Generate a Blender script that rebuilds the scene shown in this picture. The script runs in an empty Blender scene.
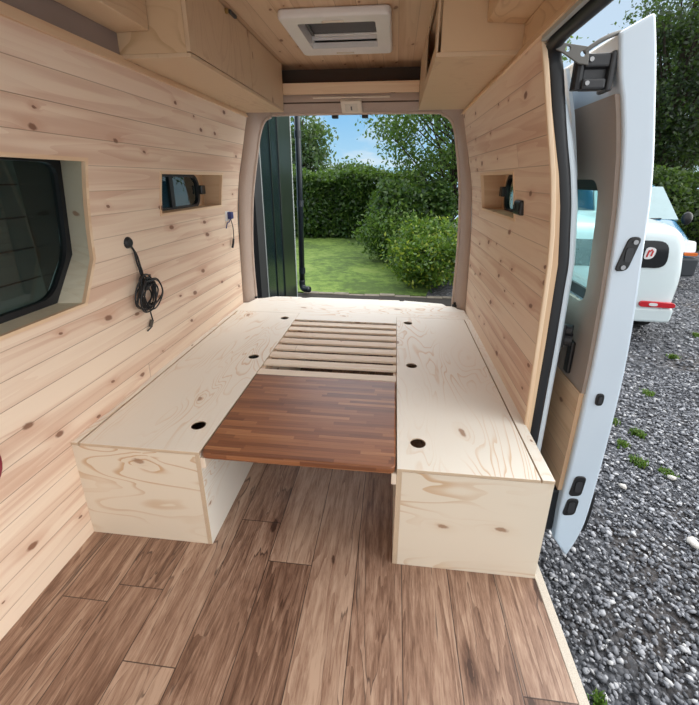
import bpy, bmesh, math, random
import numpy as np
from mathutils import Vector, Matrix
R=math.radians
rng=np.random.default_rng(7); random.seed(7)
scene=bpy.context.scene
COL=scene.collection

# ------------------------------------------------------------------ shader helpers
class G:
    def __init__(s,name):
        s.mat=bpy.data.materials.new(name); s.mat.use_nodes=True
        s.t=s.mat.node_tree; s.t.nodes.clear()
        s.out=s.t.nodes.new('ShaderNodeOutputMaterial')
    def n(s,typ,inp=None,**props):
        nd=s.t.nodes.new(typ)
        for k,v in props.items(): setattr(nd,k,v)
        for k,v in (inp or {}).items(): s.set(nd.inputs[k],v)
        return nd
    def set(s,sock,v):
        if isinstance(v,bpy.types.NodeSocket): s.t.links.new(v,sock)
        else:
            if isinstance(v,(tuple,list)) and sock.type=='RGBA' and len(v)==3: v=(*v,1)
            sock.default_value=v
    def m(s,op,a,b=0.0,c=0.0):
        nd=s.t.nodes.new('ShaderNodeMath'); nd.operation=op
        s.set(nd.inputs[0],a); s.set(nd.inputs[1],b); s.set(nd.inputs[2],c)
        return nd.outputs[0]
    def mix(s,f,a,b,blend='MIX'):
        nd=s.t.nodes.new('ShaderNodeMix'); nd.data_type='RGBA'; nd.blend_type=blend
        s.set(nd.inputs[0],f); s.set(nd.inputs[6],a); s.set(nd.inputs[7],b)
        return nd.outputs[2]
    def xyz(s,x,y,z=0.0):
        nd=s.t.nodes.new('ShaderNodeCombineXYZ')
        for i,v in enumerate((x,y,z)): s.set(nd.inputs[i],v)
        return nd.outputs[0]
    def uv(s):
        u=s.n('ShaderNodeUVMap'); sp=s.n('ShaderNodeSeparateXYZ',{0:u.outputs[0]})
        return sp.outputs[0],sp.outputs[1]
    def pos(s):
        u=s.n('ShaderNodeTexCoord'); sp=s.n('ShaderNodeSeparateXYZ',{0:u.outputs['Object']})
        return sp.outputs
    def noise(s,v,scale=1.0,detail=3.0,rough=.5,dist=0.0):
        return s.n('ShaderNodeTexNoise',{'Vector':v,'Scale':scale,'Detail':detail,'Roughness':rough,'Distortion':dist}).outputs[0]
    def white(s,v):
        return s.n('ShaderNodeTexWhiteNoise',{'Vector':v},noise_dimensions='3D').outputs[0]
    def step(s,x,a,b):           # smooth 0..1 between a and b
        return s.n('ShaderNodeMapRange',{0:x,1:a,2:b,3:0.0,4:1.0},interpolation_type='SMOOTHSTEP').outputs[0]
    def ramp(s,x,stops):
        nd=s.n('ShaderNodeValToRGB',{0:x}); e=nd.color_ramp.elements
        while len(e)<len(stops): e.new(.5)
        for el,(p,c) in zip(e,stops): el.position=p; el.color=(*c,1)
        return nd.outputs[0]
    def bump(s,h,strength=.3,dist=.002):
        return s.n('ShaderNodeBump',{'Height':h,'Strength':strength,'Distance':dist}).outputs[0]
    def finish(s,color,rough=.5,normal=None,**kw):
        p=s.n('ShaderNodeBsdfPrincipled',{'Base Color':color,'Roughness':rough})
        for k,v in kw.items(): s.set(p.inputs[k.replace('_',' ')],v)
        if normal is not None: s.set(p.inputs['Normal'],normal)
        s.t.links.new(p.outputs[0],s.out.inputs[0]); return s.mat

def plain(name,c,rough=.5,var=.06,scale=30,**kw):
    g=G(name); p=g.n('ShaderNodeTexCoord').outputs['Object']
    f=g.noise(p,scale,3)
    col=g.mix(f,tuple(max(0,x*(1-var)) for x in c),tuple(min(1,x*(1+var)) for x in c))
    return g.finish(col,rough,**kw)

def knots(g,u,v,su,sv,dens):
    """sparse oval knots of varied size: returns mask, halo"""
    vec=g.xyz(g.m('MULTIPLY',g.m('ADD',u,g.m('MULTIPLY',v,.55)),su),g.m('MULTIPLY',v,sv))
    vo=g.n('ShaderNodeTexVoronoi',{'Vector':vec,'Scale':1.0,'Randomness':1.0},voronoi_dimensions='2D')
    c=g.n('ShaderNodeSeparateXYZ',{0:vo.outputs['Color']}).outputs
    sel=g.m('LESS_THAN',c[0],dens)
    size=g.m('ADD',.38,g.m('MULTIPLY',c[1],.95))
    wob=g.noise(g.xyz(g.m('MULTIPLY',u,45),g.m('MULTIPLY',v,45)),1,2)
    d=g.m('DIVIDE',g.m('ADD',vo.outputs['Distance'],g.m('MULTIPLY',g.m('SUBTRACT',wob,.5),.09)),size)
    core=g.m('MULTIPLY',g.step(d,.12,.06),sel)
    halo=g.m('MULTIPLY',g.step(d,.46,.05),sel)
    return core,halo

def pine(name,w=.091,v0=1.43,L=9.0,light=(.835,.675,.53),dark=(.63,.40,.285),knot=(.22,.10,.058),dens=.36,seamc=(.24,.14,.085),rot=False,rough=.55):
    g=G(name); u,v=g.uv()
    if rot: u,v=v,u
    vb=g.m('DIVIDE',g.m('SUBTRACT',v,v0),w); kb=g.m('FLOOR',vb); fv=g.m('FRACT',vb)
    r1=g.white(g.xyz(kb,3.3,1.7)); ub=g.m('DIVIDE',g.m('ADD',u,g.m('MULTIPLY',r1,L)),L); ku=g.m('FLOOR',ub)
    r2=g.white(g.xyz(kb,ku,5.1))
    core,halo=knots(g,u,v,5.6,9.5,dens)
    off=g.m('MULTIPLY',r2,37.0)
    vv=g.m('ADD',v,g.m('MULTIPLY',halo,.010))
    n1=g.noise(g.xyz(g.m('ADD',g.m('MULTIPLY',u,.55),off),g.m('MULTIPLY',vv,9.0),off),1.0,2,.45)
    rings=g.m('FRACT',g.m('MULTIPLY',n1,9.0))
    n2=g.noise(g.xyz(g.m('ADD',g.m('MULTIPLY',u,3.0),off),g.m('MULTIPLY',vv,170.0),off),1.0,3,.6)
    n3=g.noise(g.xyz(g.m('ADD',g.m('MULTIPLY',u,.8),off),g.m('MULTIPLY',vv,14.0),7.0),1.0,2)
    f=g.m('ADD',g.m('MULTIPLY',rings,.30),g.m('MULTIPLY',g.m('SUBTRACT',n2,.4),.30))
    f=g.m('ADD',f,g.m('MULTIPLY',g.step(n3,.45,.60),.50)); f=g.m('ADD',f,g.m('MULTIPLY',g.m('SUBTRACT',r2,.5),.35))
    f=g.m('ADD',f,g.m('MULTIPLY',halo,.35))
    col=g.mix(g.step(f,0.0,1.25),light,dark)
    col=g.mix(g.m('MULTIPLY',core,.92),col,knot)
    edge=g.m('MULTIPLY',g.m('MINIMUM',fv,g.m('SUBTRACT',1.0,fv)),w)
    fu=g.m('FRACT',ub); edgeu=g.m('MULTIPLY',g.m('MINIMUM',fu,g.m('SUBTRACT',1.0,fu)),L)
    ed=g.m('MINIMUM',edge,edgeu)
    seam=g.step(ed,.0019,.0006)
    col=g.mix(g.m('MULTIPLY',seam,g.m('ADD',.30,g.m('MULTIPLY',r1,.5))),col,seamc)
    h=g.m('ADD',g.m('MULTIPLY',g.step(ed,0,.003),1.0),g.m('MULTIPLY',n2,.08))
    return g.finish(col,rough,g.bump(h,.5,.002))

def ply(name,light=(.845,.80,.715),dark=(.66,.45,.27),rings=7.0,uu=1.5,vv=5.5,dens=.16,knot=(.34,.20,.12),amt=.68,rough=.5):
    g=G(name); u,v=g.uv()
    core,halo=knots(g,u,v,4.0,8.0,dens)
    n1=g.noise(g.xyz(g.m('MULTIPLY',u,uu),g.m('MULTIPLY',v,vv)),1.0,2.2,.42,.5)
    n1=g.m('ADD',n1,g.m('MULTIPLY',halo,.10))
    fr=g.m('FRACT',g.m('MULTIPLY',n1,rings*2.4))
    line=g.m('MULTIPLY',g.step(fr,.58,.93),g.step(fr,1.0,.96))
    where=g.step(g.noise(g.xyz(g.m('MULTIPLY',u,1.2),g.m('MULTIPLY',v,2.6),4.0),1.0,2),.36,.66)
    n2=g.noise(g.xyz(g.m('MULTIPLY',u,4.0),g.m('MULTIPLY',v,160.0)),1.0,3,.6)
    f=g.m('ADD',g.m('MULTIPLY',g.m('MULTIPLY',line,where),amt),g.m('MULTIPLY',g.m('SUBTRACT',n2,.45),.22))
    f=g.m('ADD',f,g.m('MULTIPLY',halo,.25))
    col=g.mix(g.step(f,0,1),light,dark)
    col=g.mix(g.m('MULTIPLY',core,.85),col,knot)
    return g.finish(col,rough,g.bump(n2,.12,.001))

def edgeply(name):
    g=G(name); u,v=g.uv()
    f=g.m('FRACT',g.m('MULTIPLY',v,330.0)); n=g.noise(g.xyz(g.m('MULTIPLY',u,30),g.m('MULTIPLY',v,200)),1,2)
    col=g.mix(g.m('ADD',g.m('MULTIPLY',g.step(f,.4,.6),.6),g.m('MULTIPLY',n,.4)),(.74,.62,.47),(.46,.32,.20))
    return g.finish(col,.6)

def floor_mat():
    g=G('oak_look_vinyl_planks'); u,v=g.uv()          # u along the van
    w=.1687;L=1.22
    vb=g.m('DIVIDE',g.m('SUBTRACT',v,.05),w); kb=g.m('FLOOR',vb); fv=g.m('FRACT',vb)
    r1=g.white(g.xyz(kb,1.3,9.7)); sh=g.m('MULTIPLY',r1,.9)
    for kk,y in ((-5,-.255),(-4,-.194),(-3,-.411),(-2,.129),(-1,-.044),(4,-.363),(0,.62),(1,.70),(2,.66),(3,.74)):
        sh=g.m('ADD',sh,g.m('MULTIPLY',g.m('COMPARE',kb,float(kk),.2),g.m('SUBTRACT',-y,sh)))
    ub=g.m('DIVIDE',g.m('ADD',u,sh),L); ku=g.m('FLOOR',ub); fu=g.m('FRACT',ub)
    r2=g.white(g.xyz(kb,ku,2.1)); off=g.m('MULTIPLY',r2,23.0)
    n1=g.noise(g.xyz(g.m('ADD',g.m('MULTIPLY',u,1.1),off),g.m('MULTIPLY',v,11.0),off),1,3,.5,.6)
    rg=g.m('FRACT',g.m('MULTIPLY',n1,8.0))
    n2=g.noise(g.xyz(g.m('ADD',g.m('MULTIPLY',u,15.0),off),g.m('MULTIPLY',v,165.0),off),1,4,.7,.5)
    n3=g.noise(g.xyz(g.m('ADD',g.m('MULTIPLY',u,2.6),off),g.m('MULTIPLY',v,17.0),off),1,5,.62,1.3)
    kc,kh=knots(g,u,v,2.6,9.0,.16)
    f=g.m('ADD',g.m('MULTIPLY',n2,.62),g.m('MULTIPLY',n3,.72)); f=g.m('SUBTRACT',f,g.m('ADD',g.m('MULTIPLY',kc,.28),g.m('MULTIPLY',kh,.13))); f=g.m('ADD',f,g.m('MULTIPLY',g.m('SUBTRACT',r2,.5),.30))
    f=g.m('ADD',f,g.m('MULTIPLY',g.m('SUBTRACT',rg,.5),.17))
    col=g.ramp(f,[(.34,(.062,.030,.019)),(.52,(.170,.092,.060)),(.68,(.30,.182,.125)),(.90,(.48,.335,.245))])
    ck=g.m('MULTIPLY',g.step(g.m('ABSOLUTE',g.m('SUBTRACT',n1,.5)),.010,.002),g.step(n3,.42,.60))
    col=g.mix(g.m('MULTIPLY',ck,.75),col,(.05,.028,.022))
    e=g.m('MINIMUM',g.m('MULTIPLY',g.m('MINIMUM',fv,g.m('SUBTRACT',1.0,fv)),w),g.m('MULTIPLY',g.m('MINIMUM',fu,g.m('SUBTRACT',1.0,fu)),L))
    seam=g.step(e,.0022,.0008)
    col=g.mix(g.m('MULTIPLY',seam,.85),col,(.03,.017,.013))
    h=g.m('ADD',g.step(e,0,.003),g.m('MULTIPLY',n2,.25))
    return g.finish(col,.42,g.bump(h,.35,.0015))

def butcher_mat():
    g=G('oiled_hardwood_staves'); u,v=g.uv()         # u across the van (stave direction)
    w=.0185;L=.27
    vb=g.m('DIVIDE',v,w); kb=g.m('FLOOR',vb); r1=g.white(g.xyz(kb,7.3,1.1))
    ub=g.m('DIVIDE',g.m('ADD',u,g.m('MULTIPLY',r1,L*5)),L); ku=g.m('FLOOR',ub)
    r2=g.white(g.xyz(kb,ku,4.4)); off=g.m('MULTIPLY',r2,19.0)
    n=g.noise(g.xyz(g.m('ADD',g.m('MULTIPLY',u,6.0),off),g.m('MULTIPLY',v,150.0),off),1,4,.6)
    f=g.m('ADD',g.m('MULTIPLY',r2,.58),g.m('MULTIPLY',g.m('SUBTRACT',n,.5),.55)); f=g.m('ADD',f,.22)
    col=g.ramp(f,[(.05,(.11,.036,.015)),(.4,(.215,.078,.033)),(.7,(.32,.130,.055)),(1.0,(.48,.24,.11))])
    fv=g.m('FRACT',vb); e=g.m('MULTIPLY',g.m('MINIMUM',fv,g.m('SUBTRACT',1.0,fv)),w)
    col=g.mix(g.m('MULTIPLY',g.step(e,.0008,.0002),.5),col,(.08,.03,.014))
    return g.finish(col,.38,g.bump(n,.1,.001))

def carpet(name,a=(.34,.255,.21),b=(.50,.395,.33)):
    g=G(name); p=g.n('ShaderNodeTexCoord').outputs['Object']
    n=g.noise(p,420,3,.7); n2=g.noise(p,9,3)
    col=g.mix(g.m('ADD',g.m('MULTIPLY',n,.7),g.m('MULTIPLY',n2,.3)),a,b)
    return g.finish(col,.95,g.bump(n,.6,.003),Sheen_Weight=.2)

def leafmat(name,c1,c2,c3=None,trans=.3):
    g=G(name); ge=g.n('ShaderNodeNewGeometry'); r=ge.outputs['Random Per Island']
    col=g.ramp(r,[(0,c1),(.7,c2),(1,c3 or c2)])
    d=g.n('ShaderNodeBsdfDiffuse',{'Color':col}); t=g.n('ShaderNodeBsdfTranslucent',{'Color':g.mix(.5,col,(.25,.42,.05))})
    gl=g.n('ShaderNodeBsdfGlossy',{'Color':(1,1,1),'Roughness':.45})
    mx=g.n('ShaderNodeMixShader',{0:trans,1:d.outputs[0],2:t.outputs[0]})
    m2=g.n('ShaderNodeMixShader',{0:.035,1:mx.outputs[0],2:gl.outputs[0]})
    g.t.links.new(m2.outputs[0],g.out.inputs[0]); return g.mat

def glass(name,c,refl=.9):
    """thin tinted pane: tinted straight-through light plus a mirror reflection that grows at grazing angles"""
    g=G(name); t=g.n('ShaderNodeBsdfTransparent',{'Color':c}); gl=g.n('ShaderNodeBsdfGlossy',{'Color':(refl,refl,refl),'Roughness':0.0})
    bk=g.n('ShaderNodeNewGeometry').outputs['Backfacing']
    fr=g.n('ShaderNodeFresnel',{'IOR':g.m('SUBTRACT',1.5,g.m('MULTIPLY',bk,.8333))})   # same reflection on both faces of the pane
    mx=g.n('ShaderNodeMixShader',{0:fr.outputs[0],1:t.outputs[0],2:gl.outputs[0]})
    g.t.links.new(mx.outputs[0],g.out.inputs[0]); return g.mat

M={}
M['pine']=pine('knotty_pine_boards')
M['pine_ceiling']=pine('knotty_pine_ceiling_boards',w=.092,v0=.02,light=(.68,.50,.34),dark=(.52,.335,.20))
M['pine_trim']=pine('planed_pine_trim',w=7.0,v0=-3.3,light=(.82,.64,.45),dark=(.70,.47,.29),dens=.12)
M['pine_shelf']=pine('pine_shelf_wood',w=7.0,v0=-3.3,light=(.70,.52,.34),dark=(.58,.38,.23),dens=.1)
M['pine_door']=pine('pine_boards_on_door',w=.1,v0=.09,light=(.72,.52,.34),dark=(.58,.37,.22))
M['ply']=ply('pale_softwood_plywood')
M['ply_front']=ply('grained_softwood_plywood',light=(.78,.70,.575),dark=(.60,.41,.245),rings=4.0,vv=6.0,uu=1.8,dens=.2,amt=.8)
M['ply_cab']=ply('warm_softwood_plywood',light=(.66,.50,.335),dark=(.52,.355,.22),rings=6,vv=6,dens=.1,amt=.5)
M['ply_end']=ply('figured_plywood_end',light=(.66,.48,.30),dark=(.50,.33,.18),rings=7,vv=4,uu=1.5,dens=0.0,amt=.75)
M['ply_reveal']=ply('pale_plywood_reveal',light=(.70,.66,.52),dark=(.58,.49,.33),rings=4,vv=8,amt=.4)
M['ply_edge']=edgeply('plywood_edge')
M['slat']=pine('planed_slat_pine',w=7.0,v0=-3.3,light=(.84,.73,.60),dark=(.72,.56,.42),dens=.1)
M['floor']=floor_mat()
M['board']=butcher_mat()
M['carpet']=carpet('beige_lining_carpet')
M['carpet_edge']=carpet('carpet_edge_highlight',(.46,.36,.30),(.62,.51,.44))  # carpet colour lightened to carry the highlight along the rounded edge
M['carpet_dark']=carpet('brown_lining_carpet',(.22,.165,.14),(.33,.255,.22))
M['carpet_door']=carpet('grey_beige_door_carpet',(.25,.195,.16),(.38,.31,.26))
M['recess']=carpet('recess_carpet_shade',(.07,.045,.033),(.11,.075,.055))  # lining carpet darkened, the recess shade is put into its colour
M['white_paint']=plain('white_van_paint',(.60,.70,.80),.25,.02,4,Coat_Weight=.4,Coat_Roughness=.1)
M['body_white']=plain('white_body_paint',(.66,.74,.80),.3,.02,4)
M['black_rubber']=plain('black_rubber',(.010,.011,.014),.45)
M['black_plastic']=plain('black_plastic',(.012,.012,.013),.35)
M['black_metal']=plain('dark_grey_metal',(.045,.046,.05),.4,Metallic=.3)
M['hinge_metal']=plain('zinc_grey_metal',(.16,.155,.145),.5,Metallic=.4)
M['screw']=plain('bright_screw_steel',(.35,.35,.36),.35,Metallic=1.0)
M['brass']=plain('brass_screw',(.5,.36,.15),.3,Metallic=1.0)
M['white_plastic']=plain('white_vent_plastic',(.80,.79,.78),.4,.03)
M['grey_blind']=plain('grey_blind_fabric',(.11,.11,.115),.8,.15,60)
M['cream_plastic']=plain('cream_lamp_plastic',(.70,.62,.52),.4)
M['lamp_lens']=plain('frosted_lamp_lens',(.66,.60,.52),.2)
M['glass_tint']=glass('dark_tinted_window_glass',(.60,.72,.69))
M['glass_door']=glass('teal_tinted_window_glass',(.80,.98,.97))
M['blue_plastic']=plain('blue_connector_plastic',(.02,.03,.16),.35)
M['red_plastic']=plain('red_cable_sheath',(.22,.015,.03),.4)
M['shed_green']=plain('dark_green_cladding',(.006,.013,.017),.22,.15,8)
M['shed_green2']=plain('green_corner_flashing',(.014,.021,.016),.3,.15,8)
M['shed_dark']=plain('dark_grey_shed_wall',(.045,.06,.055),.6,.3,5)
M['shed_post']=plain('dark_grey_shed_post',(.018,.018,.020),.6,.3,5)
M['pipe']=plain('black_gutter_pipe',(.012,.018,.024),.3)
M['strip']=plain('pale_flecked_step_edging',(.60,.54,.46),.8,.5,420)

def gravel_ground():
    g=G('grey_slate_gravel_ground'); p=g.n('ShaderNodeTexCoord').outputs['Object']
    vo=g.n('ShaderNodeTexVoronoi',{'Vector':p,'Scale':42.0}); c=g.n('ShaderNodeSeparateXYZ',{0:vo.outputs['Color']}).outputs[0]
    col=g.ramp(c,[(0,(.022,.023,.027)),(.5,(.075,.078,.088)),(.85,(.16,.165,.18)),(1,(.30,.30,.32))])
    dirt=g.step(g.noise(p,1.1,4,.6),.50,.68)
    col=g.mix(g.m('MULTIPLY',dirt,.55),col,(.075,.058,.047))
    h=g.m('SUBTRACT',1.0,vo.outputs['Distance'])
    return g.finish(col,.85,g.bump(h,1.0,.02))
M['gravel']=gravel_ground()
def stone_mat():
    g=G('slate_gravel_stones'); r=g.n('ShaderNodeNewGeometry').outputs['Random Per Island']
    p=g.n('ShaderNodeTexCoord').outputs['Object']
    col=g.ramp(r,[(0,(.04,.042,.05)),(.35,(.12,.125,.14)),(.70,(.25,.255,.28)),(.90,(.42,.425,.45)),(1,(.65,.64,.63))])
    col=g.mix(g.m('MULTIPLY',g.noise(p,90,3),.35),col,(.05,.05,.055))
    return g.finish(col,.7)
M['stones']=stone_mat()
def lawn_mat():
    g=G('mown_lawn'); p=g.n('ShaderNodeTexCoord').outputs['Object']
    n=g.noise(p,.9,5,.65,.6); n2=g.noise(p,30,3,.7); 
    n3=g.noise(p,7,3,.6)
    f=g.m('ADD',g.m('MULTIPLY',g.m('SUBTRACT',n,.5),1.5),g.m('ADD',g.m('MULTIPLY',g.m('SUBTRACT',n2,.5),.5),g.m('MULTIPLY',n3,1.0)))
    col=g.ramp(f,[(.3,(.060,.105,.012)),(.5,(.110,.185,.022)),(.7,(.17,.255,.04)),(1,(.22,.26,.07))])
    return g.finish(col,.9,g.bump(n2,.8,.03))
M['lawn']=lawn_mat()
M['grass']=leafmat('grass_blades',(.05,.11,.012),(.10,.20,.025),(.2,.22,.06))
M['kerb']=plain('weathered_stone_kerb',(.20,.17,.13),.9,.7,9)
M['soil']=plain('dark_soil',(.030,.024,.018),.95,.4,20)
M['bark']=plain('brown_bark',(.045,.032,.022),.9,.4,18)
M['leaf_hedge']=leafmat('hedge_leaves',(.014,.042,.008),(.048,.112,.018),(.14,.22,.042))
M['leaf_tree']=leafmat('oak_leaves',(.030,.075,.012),(.085,.17,.024),(.20,.28,.055))
M['leaf_far']=leafmat('far_tree_leaves',(.014,.040,.014),(.045,.095,.028),(.12,.17,.06))
M['leaf_bush']=leafmat('bush_leaves',(.026,.075,.008),(.11,.21,.02),(.38,.42,.045))
M['leaf_dark']=leafmat('dark_tree_leaves',(.006,.016,.007),(.017,.038,.013),(.05,.085,.025))
M['leaf_ivy']=leafmat('far_hedge_leaves',(.02,.05,.010),(.055,.105,.022),(.12,.17,.04))
M['core']=plain('hedge_core_shade',(.008,.014,.005),.95,.4,9)  # shade inside the hedge is put into this dark colour
M['car_white']=plain('white_car_paint',(.70,.80,.82),.25,.01,3,Coat_Weight=.5)
M['car_blue']=plain('blue_van_paint',(.035,.17,.30),.25,.05,3,Coat_Weight=.5)
M['car_glass']=plain('dark_car_glass',(.012,.014,.016),.06,.05)
M['windscreen']=plain('pale_windscreen_glass',(.30,.42,.44),.08,.1,6)
M['bumper']=plain('dark_grey_bumper',(.035,.04,.048),.55)
M['tyre']=plain('black_tyre',(.012,.012,.012),.8)
M['rim']=plain('silver_wheel_trim',(.45,.46,.47),.35,Metallic=.6)
M['tail_red']=plain('red_tail_lamp_lens',(.55,.02,.03),.15)
M['lamp_white']=plain('clear_headlamp_lens',(.75,.76,.76),.12)
M['lamp_orange']=plain('orange_indicator_lens',(.70,.16,.03),.15)
M['sticker_white']=plain('white_sticker',(.8,.8,.8),.5)
M['sticker_red']=plain('red_sticker_ink',(.6,.03,.03),.5)
M['tarp']=plain('grey_blue_machine_cover',(.10,.13,.145),.5,.25,6)
M['rail']=plain('pale_grey_rail',(.42,.46,.45),.5)
M['timber']=plain('grey_brown_timber',(.09,.075,.06),.8,.4,10)
M['white_stone']=plain('pale_quartz_stone',(.55,.52,.48),.8,.2,40)

# ------------------------------------------------------------------ object helpers
ORIG={}
def origin(o):
    while o is not None:
        if o.name in ORIG: return ORIG[o.name]
        o=o.parent
    return Vector((0,0,0))
def tag(o,label=None,cat=None,group=None,kind=None):
    if label: o['label']=label
    if cat: o['category']=cat
    if group: o['group']=group
    if kind: o['kind']=kind
    return o
def thing(name,loc,label,cat,group=None,kind=None):
    o=bpy.data.objects.new(name,None); COL.objects.link(o); o.location=loc; o.empty_display_size=.05
    ORIG[o.name]=Vector(loc)
    return tag(o,label,cat,group,kind)

def rrect(x0,x1,y0,y1,r,n=6):
    pts=[]
    for cx,cy,a in ((x1-r,y1-r,0),(x0+r,y1-r,90),(x0+r,y0+r,180),(x1-r,y0+r,270)):
        for i in range(n+1):
            t=R(a+90*i/n); pts.append((cx+r*math.cos(t),cy+r*math.sin(t)))
    return pts
def catmull(p,n=6,closed=False):
    p=[Vector(q) for q in p]; out=[]; L=len(p)
    for i in range(L if closed else L-1):
        g=(lambda k:p[k%L]) if closed else (lambda k:p[max(0,min(L-1,k))])
        a,b,c,d=g(i-1),g(i),g(i+1),g(i+2)
        for j in range(n):
            t=j/n; out.append(.5*((2*b)+(c-a)*t+(2*a-5*b+4*c-d)*t*t+(3*b-a-3*c+d)*t**3))
    if not closed: out.append(p[-1])
    return out

class MB:
    def __init__(s): s.v=[]; s.f=[]
    def add(s,vs,fs):
        o=len(s.v); s.v+= [tuple(v) for v in vs]; s.f+=[tuple(o+i for i in f) for f in fs]; return s
    def box(s,x0,x1,y0,y1,z0,z1):
        return s.add([(x,y,z) for z in (z0,z1) for y in (y0,y1) for x in (x0,x1)],
                     [(0,2,3,1),(4,5,7,6),(0,1,5,4),(2,6,7,3),(0,4,6,2),(1,3,7,5)])
    def prism(s,pts,axis,a,b):
        """polygon in the two other axes (cyclic order x,y,z kept) extruded along axis"""
        def mk(p,q):
            if axis=='x': return (q,p[0],p[1])
            if axis=='y': return (p[0],q,p[1])
            return (p[0],p[1],q)
        n=len(pts); ar=sum(pts[i][0]*pts[(i+1)%n][1]-pts[(i+1)%n][0]*pts[i][1] for i in range(n))
        if (ar<0)!=(axis=='y'): pts=pts[::-1]
        vs=[mk(p,a) for p in pts]+[mk(p,b) for p in pts]
        if b<a: vs=[mk(p,b) for p in pts]+[mk(p,a) for p in pts]
        fs=[tuple(range(n))[::-1],tuple(range(n,2*n))]+[(i,(i+1)%n,n+(i+1)%n,n+i) for i in range(n)]
        return s.add(vs,fs)
    def tube(s,path,r,seg=8,closed=False,flat=1.0):
        P=[Vector(p) for p in path]; n=len(P); vs=[]; fs=[]
        up=None
        for i in range(n):
            a=P[(i-1)%n] if (closed or i>0) else P[i]; b=P[(i+1)%n] if (closed or i<n-1) else P[i]
            d=(b-a).normalized()
            if up is None: up=Vector((0,0,1)) if abs(d.z)<.9 else Vector((1,0,0))
            x=d.cross(up).normalized(); up=x.cross(d).normalized()
            rr=r(i/(n-1)) if callable(r) else r
            for k in range(seg):
                t=2*math.pi*k/seg; vs.append(P[i]+x*math.cos(t)*rr+up*math.sin(t)*rr*flat)
        m=n if closed else n-1
        for i in range(m):
            for k in range(seg):
                a=i*seg+k; b=i*seg+(k+1)%seg; c=((i+1)%n)*seg+(k+1)%seg; d=((i+1)%n)*seg+k
                fs.append((a,b,c,d))
        if not closed:
            fs.append(tuple(range(seg))[::-1]); fs.append(tuple(range((n-1)*seg,n*seg)))
        return s.add(vs,fs)
    def cyl(s,p0,p1,r,seg=20,r1=None):
        r1=r if r1 is None else r1
        return s.tube([p0,p1],lambda t:r+(r1-r)*t,seg)
    def ball(s,c,r,sc=(1,1,1),nu=14,nv=9):
        vs=[];fs=[]
        for j in range(nv+1):
            ph=math.pi*j/nv
            for i in range(nu):
                th=2*math.pi*i/nu
                vs.append((c[0]+r*sc[0]*math.sin(ph)*math.cos(th),c[1]+r*sc[1]*math.sin(ph)*math.sin(th),c[2]+r*sc[2]*math.cos(ph)))
        for j in range(nv):
            for i in range(nu): fs.append((j*nu+i,(j+1)*nu+i,(j+1)*nu+(i+1)%nu,j*nu+(i+1)%nu))
        return s.add(vs,fs)
    def loft(s,secs,cap=True):
        n=len(secs[0]); vs=[p for q in secs for p in q]; fs=[]
        for i in range(len(secs)-1):
            for k in range(n): fs.append((i*n+k,i*n+(k+1)%n,(i+1)*n+(k+1)%n,(i+1)*n+k))
        if cap: fs.append(tuple(range(n))[::-1]); fs.append(tuple(range((len(secs)-1)*n,len(secs)*n)))
        return s.add(vs,fs)
    def sheet(s,rows):
        n=len(rows[0]); vs=[p for q in rows for p in q]
        return s.add(vs,[(i*n+k,i*n+k+1,(i+1)*n+k+1,(i+1)*n+k) for i in range(len(rows)-1) for k in range(n-1)])
    def build(s,name,mat,parent=None,grain='y',off=(0,0),bevel=0.0,smooth=False,solid=0.0,sub=0,recalc=True,seg=2,weld=True):
        me=bpy.data.meshes.new(name); o=origin(parent) if parent else Vector((0,0,0))
        me.from_pydata([(v[0]-o.x,v[1]-o.y,v[2]-o.z) for v in s.v],[],s.f)
        bm=bmesh.new(); bm.from_mesh(me)
        if weld: bmesh.ops.remove_doubles(bm,verts=bm.verts,dist=1e-6)
        if recalc: bmesh.ops.recalc_face_normals(bm,faces=bm.faces)
        bm.to_mesh(me); bm.free()
        ob=bpy.data.objects.new(name,me); COL.objects.link(ob)
        if parent: ob.parent=parent
        me.materials.append(mat)
        ob['_g']=grain; ob['_o']=off
        uvmap(ob,o)
        if smooth:
            for p in me.polygons: p.use_smooth=True
        if solid:
            md=ob.modifiers.new('solidify','SOLIDIFY'); md.thickness=solid; md.offset=0
        if bevel:
            md=ob.modifiers.new('bevel','BEVEL'); md.width=bevel; md.segments=seg; md.limit_method='ANGLE'; md.angle_limit=R(35)
        if sub:
            md=ob.modifiers.new('subsurf','SUBSURF'); md.levels=sub; md.render_levels=sub
        return ob
def uvmap(ob,o=None):
    me=ob.data; o=o or origin(ob); grain=ob['_g']; off=ob['_o']
    if not me.uv_layers: me.uv_layers.new(name='UVMap')
    L=me.uv_layers[0].data; gi='xyz'.index(grain)
    for p in me.polygons:
        n=p.normal; a=max(range(3),key=lambda i:abs(n[i]))
        u=gi if gi!=a else (a+1)%3
        w=[i for i in range(3) if i not in (a,u)][0]
        for li in p.loop_indices:
            c=me.vertices[me.loops[li].vertex_index].co
            L[li].uv=(c[u]+o[u]+off[0],c[w]+o[w]+off[1])
def ply_edges(ob,thin):
    """laminated plywood edge on every face that is not one of the two big faces"""
    me=ob.data; me.materials.append(M['ply_edge']); ti='xyz'.index(thin); L=me.uv_layers[0].data; o=origin(ob)
    for p in me.polygons:
        a=max(range(3),key=lambda i:abs(p.normal[i]))
        if a!=ti:
            p.material_index=len(me.materials)-1
            u=[i for i in range(3) if i not in (a,ti)][0]
            for li in p.loop_indices:
                c=me.vertices[me.loops[li].vertex_index].co; L[li].uv=(c[u]+o[u],c[ti]+o[ti])
    return ob
def apply_mods(ob):
    dg=bpy.context.evaluated_depsgraph_get(); dg.update()
    me=bpy.data.meshes.new_from_object(ob.evaluated_get(dg)); old=ob.data
    ob.modifiers.clear(); ob.data=me; me.name=old.name
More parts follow.
